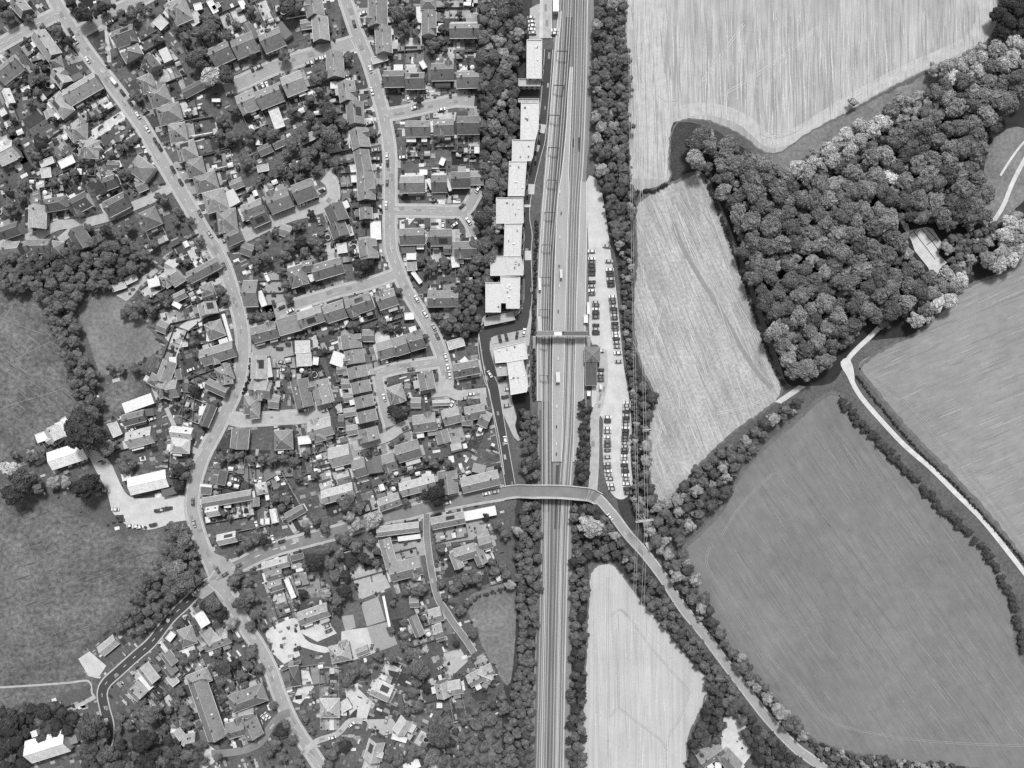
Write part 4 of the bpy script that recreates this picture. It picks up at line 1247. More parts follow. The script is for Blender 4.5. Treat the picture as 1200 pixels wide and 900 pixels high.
for d0 in HOUSES:
    d=d0; dv=min(rdist(*local(d,0,s*(d['w']/2+10))) for s in (-1,1)); du=min(rdist(*local(d,s*(d['L']/2+10),0)) for s in (-1,1))
    if du<dv-4 and d['L']<34:
        d=dict(d0); d['a']=d0['a']+R(90); d['L']=d0['w']; d['w']=d0['L']; d['n']=max(1,round(d['L']/15)) 
    n=d['n']; hw=d['w']/2; L=d['L']
    D={s:rdist(*local(d,0,s*(hw+12))) for s in (-1,1)}
    fr=-1 if D[-1]<D[1] else 1
    cap=rg.uniform(26,46); t=8; hit=None
    while t<cap*2:
        x,y=local(d,0,-fr*(hw+t))
        if onroad(x,y,2) or nob(x,y): hit='r'; break
        if inb(x,y,0): hit='b'; break
        t+=2
    depth=min(cap,t-2 if hit=='r' else t*.52 if hit=='b' else t); depth=max(7,depth); fd=6
    while fd<15:
        x,y=local(d,0,fr*(hw+fd))
        if onroad(x,y,1) or inb(x,y): break
        fd+=1
    ends=[]
    for i in range(n):
        u0=-L/2+i*L/n; u1=u0+L/n
        f=lambda u,v:local(d,u,v)
        S=-fr
        ns=1+int(depth/12)+rg.choice((0,0,1)); vb=[hw*.8]+sorted(hw+depth*rg.uniform(.2,.95) for _ in range(ns-1))+[hw+depth]
        for v0,v1 in zip(vb,vb[1:]): addpatch([f(u0,S*v0),f(u1,S*v0),f(u1,S*v1),f(u0,S*v1)],rg.choice(LAWN+[130,150,175,195,165,205]))
        pd=rg.uniform(4,10)
        if rg.random()<.9:
            ua,ub=(u0,u1) if rg.random()<.5 else (u0,(u0+u1)/2+1)
            addpatch([f(ua,S*hw*.8),f(ub,S*hw*.8),f(ub,S*(hw+pd)),f(ua,S*(hw+pd))],rg.choice(PALE))
        if rg.random()<.4:
            q=rg.uniform(.2,.7)*L/n; v0=hw+depth*.7
            addpatch([f(u0+q,S*v0),f(u1,S*v0),f(u1,S*(hw+depth)),f(u0+q,S*(hw+depth))],rg.choice(PALE+LAWN))
        if rg.random()<.35:
            uu=u0+rg.choice((.15,.85))*L/n
            addpatch([f(uu-.7,S*hw),f(uu+.7,S*hw),f(uu+.7,S*(hw+depth)),f(uu-.7,S*(hw+depth))],rg.choice(PALE))
        # front
        addpatch([f(u0,fr*hw*.8),f(u1,fr*hw*.8),f(u1,fr*(hw+fd)),f(u0,fr*(hw+fd))],rg.choice(LAWN+[150,165,180]))
        if rg.random()<.8:
            k=rg.choice((0,1)); wv=min(6,L/n*.45); uu=(u0+wv/2 if k==0 else u1-wv/2)
            addpatch([f(uu-wv/2,fr*hw*.8),f(uu+wv/2,fr*hw*.8),f(uu+wv/2,fr*(hw+fd)),f(uu-wv/2,fr*(hw+fd))],rg.choice([175,190,205,160,220]))
        GARDEN.append((d,(u0+u1)/2,L/n,S,hw,depth,fd))
    # side strips
    for s in (-1,1):
        uu=s*(L/2+2.2)
        addpatch([local(d,uu-2,-hw),local(d,uu+2,-hw),local(d,uu+2,hw),local(d,uu-2,hw)],rg.choice(PALE+LAWN))
    FENCE.append((d,n,-fr,hw,depth))
# loose plots read off the photograph: tile origin/scale then quads + tone
HANDQ='''T 0 0 6
655 250 730 200 752 430 660 310 76
735 200 760 200 785 440 755 440 200
470 10 560 30 690 110 580 155 78
430 -40 700 -40 640 60 540 30 45
780 240 940 190 1000 300 850 360 215
290 170 430 180 460 240 370 300 75
390 310 500 260 540 350 450 400 60
470 420 620 370 640 410 480 460 160
T 0 75 7.5
555 240 820 85 835 115 590 290 205
590 290 835 120 880 165 610 355 62
700 330 890 210 905 250 720 355 60
640 400 950 270 965 310 700 460 218
740 510 970 345 1010 395 770 575 78
790 590 1090 400 1110 480 830 670 218
860 690 1010 530 1060 580 900 750 92
900 790 1170 590 1190 620 900 800 215
60 590 380 370 440 450 150 640 72
20 520 60 500 250 860 190 880 52
T 200 300 6
1010 180 1060 175 1115 250 985 290 75
300 210 390 200 420 330 340 370 66
520 380 730 370 740 430 540 490 110
870 800 1060 760 1090 820 880 870 52
1060 600 1100 600 1180 870 1130 880 80
60 650 150 630 240 790 100 850 78
140 780 240 800 330 880 60 900 125
120 510 240 470 250 520 140 570 45
180 560 250 530 250 590 200 600 48
T 300 225 6
680 570 860 500 935 510 850 590 82
1010 30 1060 10 1100 90 1050 90 70
1120 200 1180 190 1180 260 1130 260 70
T 200 450 6
0 160 130 150 130 210 0 220 72
0 240 90 230 90 280 0 280 118
340 370 440 380 440 450 310 460 76
320 460 860 470 850 540 330 560 66
0 520 170 500 120 770 20 760 70
390 600 760 600 760 740 560 700 150
T 400 450 6
440 610 570 570 600 640 440 700 95
560 540 780 520 800 560 590 590 90
T 200 600 6
640 600 720 630 840 700 700 760 120
830 430 1040 420 1060 600 870 600 150
0 900 250 840 250 900 0 900 100
T 400 600 6
500 680 560 670 620 800 560 840 78
270 580 350 550 420 720 330 745 85
350 760 430 740 490 900 400 900 66
690 300 780 300 800 440 720 460 72
820 450 1040 410 1040 500 840 560 70
T 400 750 6
260 420 410 470 370 570 180 550 76
40 500 110 400 105 540 30 570 70
740 490 900 470 920 510 800 590 80
905 370 1020 350 1030 420 940 430 72
330 210 480 240 460 330 350 300 68
T 100 675 6
190 400 240 370 330 460 270 510 95
90 560 230 470 330 520 160 640 92
120 590 170 640 330 520 250 500 100
T 0 150 6
620 390 740 340 790 500 690 530 66
440 430 580 360 610 440 490 490 72
70 50 120 60 280 380 210 400 60
1000 120 1080 210 1050 240 990 130 60
T 400 0 6
745 0 880 0 920 130 720 130 182
315 630 425 630 420 740 330 760 72
430 630 590 650 580 720 430 740 190
590 600 700 630 690 700 600 720 190
650 800 810 790 800 850 640 860 200
815 790 890 790 890 825 815 825 95
350 900 450 830 560 820 560 900 90
0 120 40 200 30 290 0 300 75
T 400 150 6
410 650 520 630 420 750 410 750 222
400 480 500 540 420 500 400 460 70
640 470 740 470 740 520 640 525 232
745 470 775 470 775 530 745 530 190
790 100 860 70 870 170 800 175 85
780 180 1000 180 1000 250 780 260 45
'''
for ln_ in HANDQ.strip().split('\n'):
    t=ln_.split()
    if t[0]=='T': o_=(float(t[1]),float(t[2]));k_=float(t[3]); continue
    v=list(map(float,t)); q=[(o_[0]+v[i]/k_,o_[1]+v[i+1]/k_) for i in (0,2,4,6)]
    cx=sum(p[0] for p in q)/4; cy=sum(p[1] for p in q)/4
    PATCH.append((q,v[8],cx,cy,0,14+len(PATCH)%3))
# loose beds, paved corners and bare spots in what is left of the gardens
rp=random.Random(3)
for k in range(8000):
    x,y=rp.uniform(0,590),rp.uniform(0,900)
    if nob(x,y) or inb(x,y,0) or onroad(x,y,1): continue
    near=HG.get((int(x//20),int(y//20)),())
    if not near: continue
    a=near[0]['a']; l,w_=rp.uniform(2,9),rp.uniform(1.2,5); c,s__=math.cos(a),math.sin(a)
    q=[(x+u*c-v*s__,y-u*s__-v*c) for u,v in ((-l/2,-w_/2),(l/2,-w_/2),(l/2,w_/2),(-l/2,w_/2))]
    PATCH.append((q,rp.choice((50,65,80,95,110,130,155,175,195,120,232,165)),x,y,0,17+k%60*.12))
lawn=MB()
for q,tone,cx,cy,r,lv in PATCH:
    z_=.06+.0085*lv
    v=[(*W(x,y),z_) for x,y in q]
    a=(v[1][0]-v[0][0])*(v[2][1]-v[0][1])-(v[1][1]-v[0][1])*(v[2][0]-v[0][0])
    if a<0: v=v[::-1]
    lawn.face(v,0,alb(tone))
tag(lawn.obj('garden_ground','patch',tone=True),kind='structure')
# fences
nf=0
for d,n,S,hw,depth in FENCE:
    if nf>=250: break
    L=d['L']; cx,cy=W(d['cx'],d['cy']); lines=[]; SG=[]
    for i in range(n+1): u=-L/2+i*L/n; lines.append(((u,S*(hw+.5)),(u,S*(hw+depth))))
    lines.append(((-L/2,S*(hw+depth)),(L/2,S*(hw+depth))))
    mb=MB();mp=MB();k=0
    for a,b_ in lines:
        m=max(1,int(math.dist(a,b_)/4))
        for j in range(m):
            p0=[a[c]+(b_[c]-a[c])*j/m for c in (0,1)];p1=[a[c]+(b_[c]-a[c])*(j+1)/m for c in (0,1)]
            x,y=local(d,(p0[0]+p1[0])/2,(p0[1]+p1[1])/2)
            if onroad(x,y,1.5) or inb(x,y,.6) or nob(x,y): continue
            SG.append((tuple(p0),tuple(p1)))
    comp=[]
    for g_ in SG:
        hit_=[c_ for c_ in comp if any(math.dist(p,q)<2.2 for h_ in c_ for p in h_ for q in g_)]
        new=[g_]+[h_ for c_ in hit_ for h_ in c_]; comp=[c_ for c_ in comp if c_ not in hit_]+[new]
    for (p0,p1) in (max(comp,key=len) if comp else []):
            X0,Y0=p0[0]*PX,p0[1]*PX;X1,Y1=p1[0]*PX,p1[1]*PX; k+=1
            mb.box(((X0+X1)/2,(Y0+Y1)/2,.9),(math.hypot(X1-X0,Y1-Y0)-.02*(1+k%3),.09,1.7),math.atan2(Y1-Y0,X1-X0))
            mb.box((X0,Y0,.98),(.14,.14,1.95))
    if k<3: continue
    nf+=1; tone=rg.choice((120,150,185,205,100)); e=mb.obj('garden_fence','plain',None,(cx,cy,0),d['a'],tone)
    tag(e,('pale' if tone>160 else 'brown')+' fence behind '+d['ref'],'fence','garden fences behind the houses')
    d['fence']=1
# sheds, greenhouses, trampolines, parasols, tables
def mk_shed(tone):
    e=empty('garden_shed',(0,0,0)); mb=MB(); mb.box((0,0,1.0),(2.6,2.0,2.0)); mb.obj('wall','plain',e,col=tone*.7)
    mb=MB(); mb.face([(-1.45,-1.15,1.98),(1.45,-1.15,1.98),(1.45,0,2.5),(-1.45,0,2.5)]); mb.face([(1.45,1.15,1.98),(-1.45,1.15,1.98),(-1.45,0,2.5),(1.45,0,2.5)])
    mb.face([(-1.3,-1,1.9),(-1.3,1,1.9),(-1.3,0,2.42)][::-1]); mb.face([(1.3,-1,1.9),(1.3,1,1.9),(1.3,0,2.42)])
    mb.obj('roof','plain',e,col=tone); mb=MB(); mb.box((1.32,0,.95),(.06,.8,1.8)); mb.obj('door','plain',e,col=tone*.6); return e
def mk_tramp():
    e=empty('trampoline',(0,0,0)); mb=MB()
    for k in range(20):
        a,b_=2*math.pi*k/20,2*math.pi*(k+1)/20
        mb.face([(1.9*math.cos(a),1.9*math.sin(a),.9),(1.9*math.cos(b_),1.9*math.sin(b_),.9),(1.5*math.cos(b_),1.5*math.sin(b_),.92),(1.5*math.cos(a),1.5*math.sin(a),.92)])
    mb.obj('padding','plain',e,col=215); mb=MB(); mb.face([(1.5*math.cos(2*math.pi*k/20),1.5*math.sin(2*math.pi*k/20),.88) for k in range(20)]); mb.obj('mat','plain',e,col=50)
    for k in range(4):
        mb=MB(); a=math.pi/4+k*math.pi/2; mb.tube((1.8*math.cos(a),1.8*math.sin(a),0),(1.8*math.cos(a),1.8*math.sin(a),.9),.06,.06); mb.obj('leg','metal',e)
    return e
def mk_parasol(t):
    e=empty('parasol',(0,0,0)); mb=MB(); n=8
    for k in range(n):
        a,b_=2*math.pi*k/n,2*math.pi*(k+1)/n; mb.face([(1.4*math.cos(a),1.4*math.sin(a),2.1),(1.4*math.cos(b_),1.4*math.sin(b_),2.1),(0,0,2.6)])
    mb.obj('canopy','plain',e,col=t); mb=MB(); mb.tube((0,0,0),(0,0,2.6),.04,.04); mb.obj('pole','metal',e); return e
def mk_table():
    e=empty('garden_table',(0,0,0)); mb=MB(); mb.box((0,0,.72),(1.8,1.0,.06)); mb.obj('table_top','plain',e,col=238)
    for sx in(-1,1):
        for sy in (-1,1):
            mb=MB(); mb.box((sx*.8,sy*.4,.35),(.07,.07,.7)); mb.obj('leg','plain',e,col=200)
    for sy in (-1,1):
        mb=MB(); mb.box((0,sy*.85,.4),(1.6,.35,.06)); mb.box((-.7,sy*.85,.2),(.06,.3,.38)); mb.box((.7,sy*.85,.2),(.06,.3,.38)); mb.obj('bench','plain',e,col=225)
    return e
def mk_green():
    e=empty('greenhouse',(0,0,0)); mb=MB(); mb.box((0,0,.9),(3,2,1.8)); mb.obj('glass_wall','plain',e,col=190)
    mb=MB(); mb.face([(-1.5,-1,1.82),(1.5,-1,1.82),(1.5,0,2.4),(-1.5,0,2.4)]); mb.face([(1.5,1,1.82),(-1.5,1,1.82),(-1.5,0,2.4),(1.5,0,2.4)]); mb.obj('glass_roof','plain',e,col=215)
    mb=MB()
    for k in range(6): mb.box((-1.5+k*.6,0,2.42),(.06,.1,.05)); mb.tube((-1.5+k*.6,-1,1.84),(-1.5+k*.6,0,2.42),.03,.03,4); mb.tube((-1.5+k*.6,1,1.84),(-1.5+k*.6,0,2.42),.03,.03,4)
    mb.obj('glazing_bars','plain',e,col=245); return e
PROT={}
def place(kind,mk,x,y,rz,lab,cat,group,tone=None,zs=1.0):
    key=(kind,tone)
    if key not in PROT: PROT[key]=mk(tone) if tone is not None else mk(); e=PROT[key]
    else: e=copy_tree(PROT[key])
    X,Y=W(x,y,1.5); e.location=(X,Y,.12); e.rotation_euler=(0,0,rz); e.scale=(zs,zs,1); tag(e,lab,cat,group); return e
ITEMS=[]; seenlab=set()
def free(x,y,m):
    if onroad(x,y,m+1) or inb(x,y,m) or nob(x,y): return False
    return all(abs(a-x)+abs(b_-y)>m+c for a,b_,c in ITEMS)
for (d,u,wd_,S,hw,depth,fd) in GARDEN:
    ref=d['ref']
    if rg.random()<.8 and depth>10:
        x,y=local(d,u+rg.choice((-1,1))*(wd_/2-3.2),S*(hw+depth-4)); tone=rg.choice((240,205,150,240,185,235)); 
        lab=('white' if tone>225 else 'pale' if tone>160 else 'brown')+' shed behind '+ref
        if free(x,y,3) and lab not in seenlab: place('shed',mk_shed,x,y,d['a']+rg.choice((0,R(90))),lab,'shed','garden sheds',tone,rg.uniform(.9,1.35)); ITEMS.append((x,y,4)); seenlab.add(lab)
    for kk,(nm,mk,pr,cat,tn) in enumerate((('trampoline',mk_tramp,.06,'trampoline',None),('parasol',mk_parasol,.15,'parasol',238),('garden_table',mk_table,.4,'table',None),('greenhouse',mk_green,.10,'greenhouse',None))):
        if rg.random()<pr:
            x,y=local(d,u+rg.uniform(-.3,.3)*wd_,S*(hw+(rg.uniform(4,8) if kk in(1,2) else rg.uniform(8,depth-3))))
            lab={'trampoline':'round dark trampoline','parasol':'white parasol open','garden_table':'white garden table','greenhouse':'small greenhouse'}[nm]+' behind '+ref
            if lab in seenlab or not free(x,y,3): continue
            seenlab.add(lab); place(nm,mk,x,y,d['a']+rg.uniform(-.2,.2),lab,cat,cat+'s in the back gardens',tn); ITEMS.append((x,y,3.5))
# ---------------------------------------------------------------- cars
def mk_car(tone,van=False):
    e=empty('parked_car',(0,0,0)); L=4.4 if not van else 5.3; Wd=1.8 if not van else 2.0
    pr=[(-2.2,.45),(-2.15,.85),(-1.2,.98),(1.75,.98),(2.15,.8),(2.2,.4)] if not van else [(-2.65,.5),(-2.6,1.1),(-1.9,1.25),(-1.2,2.0),(2.6,2.05),(2.65,.5)]
    mb=MB()
    def loft(pts,w0,w1,mi=0):
        n=len(pts)
        for i in range(n-1):
            a,b_=pts[i],pts[i+1]; wa=w0 if a[1]<.6 else w1; wb=w0 if b_[1]<.6 else w1
            mb.face([(a[0],-wa,a[1]),(a[0],wa,a[1]),(b_[0],wb,b_[1]),(b_[0],-wb,b_[1])],mi)
        for s in (-1,1): mb.face([(p[0],s*(w0 if p[1]<.6 else w1),p[1]) for p in (pts if s>0 else pts[::-1])],mi)
    loft(pr,Wd/2,Wd/2-.06); 
    mb.face([(-L/2,-.85,.3),(-L/2,.85,.3),(L/2,.85,.3),(L/2,-.85,.3)])
    body=mb.obj('body','paint',e,col=tone)
    if not van:
        mb=MB(); mb.face([(-.55,-.68,1.43),(1.0,-.68,1.43),(1.0,.68,1.43),(-.55,.68,1.43)]); mb.box((.22,0,1.38),(1.6,1.36,.09)); mb.obj('roof','paint',e,col=tone)
        mb=MB(); q=[(-1.25,.97,.84),(-.6,1.40,.70),(1.05,1.40,.70),(1.7,.97,.84)]
        for i,nm in ((0,'windscreen'),(2,'rear_window')):
            g=MB(); a,b_=q[i],q[i+1]; g.face([(a[0],-a[2],a[1]),(b_[0],-b_[2],b_[1]),(b_[0],b_[2],b_[1]),(a[0],a[2],a[1])]); g.obj(nm,'glass',e)
        for s in (-1,1):
            g=MB(); g.face([(p[0],s*p[2],p[1]) for p in (q if s<0 else q[::-1])]); g.obj('side_window','glass',e)
    else:
        g=MB(); g.face([(-1.92,-.85,1.28),(-1.22,-.82,2.0),(-1.22,.82,2.0),(-1.92,.85,1.28)]); 
        o=g.obj('windscreen','glass',e); o.location=(-.03,0,.03)
    for sx in (-L*.31,L*.31):
        for s in (-1,1):
            g=MB(); g.tube((sx,s*(Wd/2-.2),.33),(sx,s*(Wd/2+.02),.33),.33,.33,10); g.obj('wheel','tyre',e)
    for s in (-1,1):
        g=MB(); g.box((-L/2-.01,s*.62,.68),(.08,.35,.16)); g.obj('headlight','plain',e,col=240)
        g=MB(); g.box((s*0+(-.75),s*(Wd/2+.08),.98),(.16,.2,.13)); g.obj('mirror','paint',e,col=tone)
    return e
CARP={}; TW={'w':(246,'white'),'l':(195,'pale'),'m':(125,'grey'),'d':(80,'black')}; ncar=0
def car(x,y,t,rz,lab,group,van=False):
    global ncar
    k=(t,van)
    if k not in CARP: CARP[k]=e=mk_car(TW[t][0],van)
    else: e=copy_tree(CARP[k])
    X,Y=W(x,y,1); e.location=(X,Y,zbr(x,y)+(.31)); e.rotation_euler=(0,0,rz); tag(e,lab,'van' if van else 'car',group)
    s=rg.uniform(.95,1.08); e.scale=(s,s*.94,s); ncar+=1; ITEMS.append((x,y,4)); return e
CARS='''0 0 735 95 W;770 155 w;865 92 w;530 280 w;495 220 d;615 420 w;800 570 W;860 650 d;915 720 d;970 810 w;920 65 d;985 30 d;820 125 d;1022 785 m
100 50 435 605 w;492 690 d;522 735 d;415 480 m
200 0 415 655 w;970 445 l;1030 415 l;1090 400 w;570 480 d;620 470 l;650 605 w;680 600 w
400 0 205 485 w;215 640 w;515 757 w;705 768 w;765 660 d;605 640 l;470 690 w;565 675 d;435 660 d;903 650 d;90 165 d;155 90 w;160 172 l;175 742 m;200 865 l;895 35 W;605 830 m
0 150 705 215 W;630 725 d;940 455 m
200 150 70 380 d;15 290 d;205 600 m;275 745 l;455 810 l;395 785 w;935 540 w;1045 655 l;385 790 l
400 150 320 200 w;325 245 d;322 380 m;315 540 w;850 545 d;895 655 w;435 205 w;715 690 w;795 680 w;960 430 w;945 780 w;240 155 l;240 215 l
200 300 375 70 m;680 150 W;780 745 l;800 800 w;840 385 w;765 650 d;725 335 d;780 360 d;840 345 d;140 800 w;145 850 d;995 130 w;1030 110 w
400 300 530 300 w;590 405 w;650 500 l;675 560 m;735 710 w;750 785 w;490 795 m;185 660 d;320 740 w;762 835 w
0 450 745 750 l;810 880 w;1070 245 w;930 320 w;590 545 l
200 450 455 670 w;485 660 d;600 680 w;633 680 w;155 830 m;925 190 d;945 185 w;1080 185 w;865 105 d
400 450 300 95 w;333 205 w;200 485 d;240 470 m;180 500 d;540 805 m;745 835 w;1020 770 w;1082 757 l;910 70 w;775 145 w;870 100 l;1155 395 w;595 105 w;450 310 m;685 290 l
200 600 165 80 l;330 410 m;380 440 m;480 375 m;240 505 m;175 565 w;605 90 w;720 190 w;1100 800 l;1110 835 m;780 207 d
200 750 890 60 d;990 400 m;1135 685 w;680 530 w;655 545 w;490 730 d;405 700 d;140 800 d
400 750 70 595 w;315 565 l;320 660 l;700 190 l;725 210 m;865 235 m;215 45 m
560 600 930 35 w
560 300 115 440 w;205 430 w;155 580 d;200 570 d;275 555 d;325 535 w;85 830 w;170 870 d
560 450 190 90 d;205 150 l;192 395 w;210 35 w
560 0 378 150 w;380 178 w;378 205 w;385 230 l;540 212 w;540 235 l;375 122 l
560 150 800 865 w;905 830 l
0 600 850 58 d;838 32 d;915 95 w;955 100 w;985 105 w;1075 90 d
0 450 1110 890 d;1135 884 l;1160 878 d;1185 872 d'''
for ln_ in CARS.split('\n'):
    t=ln_.split(' ',2); o_=(float(t[0]),float(t[1]))
    for c in t[2].split(';'):
        a,b_,tn=c.split(); x=o_[0]+float(a)/6;y=o_[1]+float(b_)/6
        van=tn=='W'; tn=tn.lower(); best=min(RSEG,key=lambda s:dist_seg((x,y),s[0],s[1])); dr=dist_seg((x,y),best[0],best[1])
        rz=ori(*best[0],*best[1])
        if dr>best[2]/2+3: rz+=R(90)
        if 600<x<626: rz=0 if y<200 else R(80)
        side=rg.choice((0,math.pi))
        car(x,y,tn,rz+side+rg.uniform(-.05,.05),locate(x,y,TW[tn][1]+(' van' if van else ' car'),2),'cars and vans along the streets',van)
def cpark(xs,ys,lab,o=(560,300)):
    tn=rg.choices('wldm',(24,26,24,26),k=len(ys))
    for i,(yy,t) in enumerate(zip(ys,tn)):
        xx=xs(yy) if callable(xs) else xs
        car(o[0]+xx/6,o[1]+yy/6,t,rg.choice((0,math.pi))+rg.uniform(-.04,.04),'%s car, %s from the top in %s'%(TW[t][1],ORD[i],lab),'cars parked in the station car park')
cpark(802,[18,45,72,100,127,182,210,242,265],'upper left row of the car park')
cpark(830,[325,347,372,400,428,485,513,540],'car park row by the footbridge')
cpark(lambda y:922+(y-35)*.09,[35,95,116,138,160,182,205],'upper right row of the car park')
cpark(lambda y:945+(y-285)*.1,[285,305,325,352,375,396,416,436,472,500,520,540,562,584,606,636,680,740],'middle right row of the car park')
cpark(862,[665,800,825,850,870],'row beside the station annex')
cpark(lambda y:912 if y<600 else 915+(y-600)*.2,[232,262,310,335,372,405,432,465,512,560,585,610,640,665,708,735],'lower middle row of the car park',(560,450))
cpark(lambda y:1048-(y-130)*.045 if y<560 else 1030+(y-560)*.12,[130,152,174,196,218,240,262,284,306,328,350,372,394,416,438,460,482,504,526,548,570,592,614,640,668,700,735,765],'lower right row of the car park',(560,450))
# ---------------------------------------------------------------- trees
import numpy as np
def ico(sub):
    t=(1+5**.5)/2; v=[(-1,t,0),(1,t,0),(-1,-t,0),(1,-t,0),(0,-1,t),(0,1,t),(0,-1,-t),(0,1,-t),(t,0,-1),(t,0,1),(-t,0,-1),(-t,0,1)]
    f=[(0,11,5),(0,5,1),(0,1,7),(0,7,10),(0,10,11),(1,5,9),(5,11,4),(11,10,2),(10,7,6),(7,1,8),(3,9,4),(3,4,2),(3,2,6),(3,6,8),(3,8,9),(4,9,5),(2,4,11),(6,2,10),(8,6,7),(9,8,1)]
    v=[Vector(p).normalized() for p in v]
    for _ in range(sub):
        c={};nf=[]
        def mid(a,b):
            k=(min(a,b),max(a,b))
            if k not in c: v.append(((v[a]+v[b])/2).normalized()); c[k]=len(v)-1
            return c[k]
        for a,b,d in f:
            x,y,z_=mid(a,b),mid(b,d),mid(d,a); nf+=[(a,x,z_),(b,y,x),(d,z_,y),(x,y,z_)]
        f=nf
    return v,f
ICO={1:ico(1),2:ico(2)}
def crown_mesh(seed,nl,sub,leaves,style=0):
    r=random.Random(seed); V=[];Fc=[]
    lobes=[(Vector((0,0,.15)),.62)]
    for i in range(nl):
        a=2.4*i+r.uniform(-.7,.7); t=math.sqrt((i+.6)/nl); rad=.72*t*r.uniform(.8,1.22)
        h=.42*(1-t*t)+r.uniform(-.2,.2)
        lobes.append((Vector((rad*math.cos(a),rad*math.sin(a),h)),r.uniform(.15,.38)*(1.15-.35*t)))
    v0,f0=ICO[sub]
    for c,s in lobes:
        k=len(V); o=Vector((r.random()*50,0,0))
        for p in v0:
            q=p*s*(1+.5*noise.noise(p*2.4+o)+.35*noise.noise(p*6+o)); q.z*=.85; V.append(tuple(c+q))
        Fc+=[tuple(k+i for i in f) for f in f0]
    for i in range(leaves):
        c,s=lobes[r.randrange(len(lobes))]
        n=Vector((r.gauss(0,1),r.gauss(0,1),abs(r.gauss(0,1))*.8)).normalized(); p=c+n*s*r.uniform(.9,1.22)
        n=(n+Vector((r.uniform(-.7,.7),r.uniform(-.7,.7),r.uniform(-.2,.5)))).normalized(); u=n.orthogonal().normalized(); w_=n.cross(u); z_=r.uniform(.03,.075)*(1.3 if style else 1)
        k=len(V); V+=[tuple(p+u*z_),tuple(p+w_*z_*.7),tuple(p-u*z_),tuple(p-w_*z_*.7)]; Fc.append((k,k+1,k+2,k+3))
    return V,Fc
def tomesh(V,Fc,mat):
    me=bpy.data.meshes.new('crown'); me.from_pydata(V,[],Fc); me.materials.append(M[mat]); me.update(); return me
CR=[tomesh(*crown_mesh(s,15+s%4*3,2,2400,s%2),'leaf') for s in range(9)]
LOW=[crown_mesh(50+s,9,1,420) for s in range(7)]
def trunk_mesh(seed):
    r=random.Random(seed); mb=MB(); mb.tube((0,0,-1.3),(0.02,0,-.1),.085,.05,7)
    for k in range(5):
        a=k*1.3+r.random(); mb.tube((0,0,-.45+k*.06),(.5*math.cos(a),.5*math.sin(a),.1),.04,.015,5)
    return mb.mesh('trunk',['bark'])
TR=[trunk_mesh(s) for s in range(3)]
TREES=[] # x y r tone phrase
rt=random.Random(5)
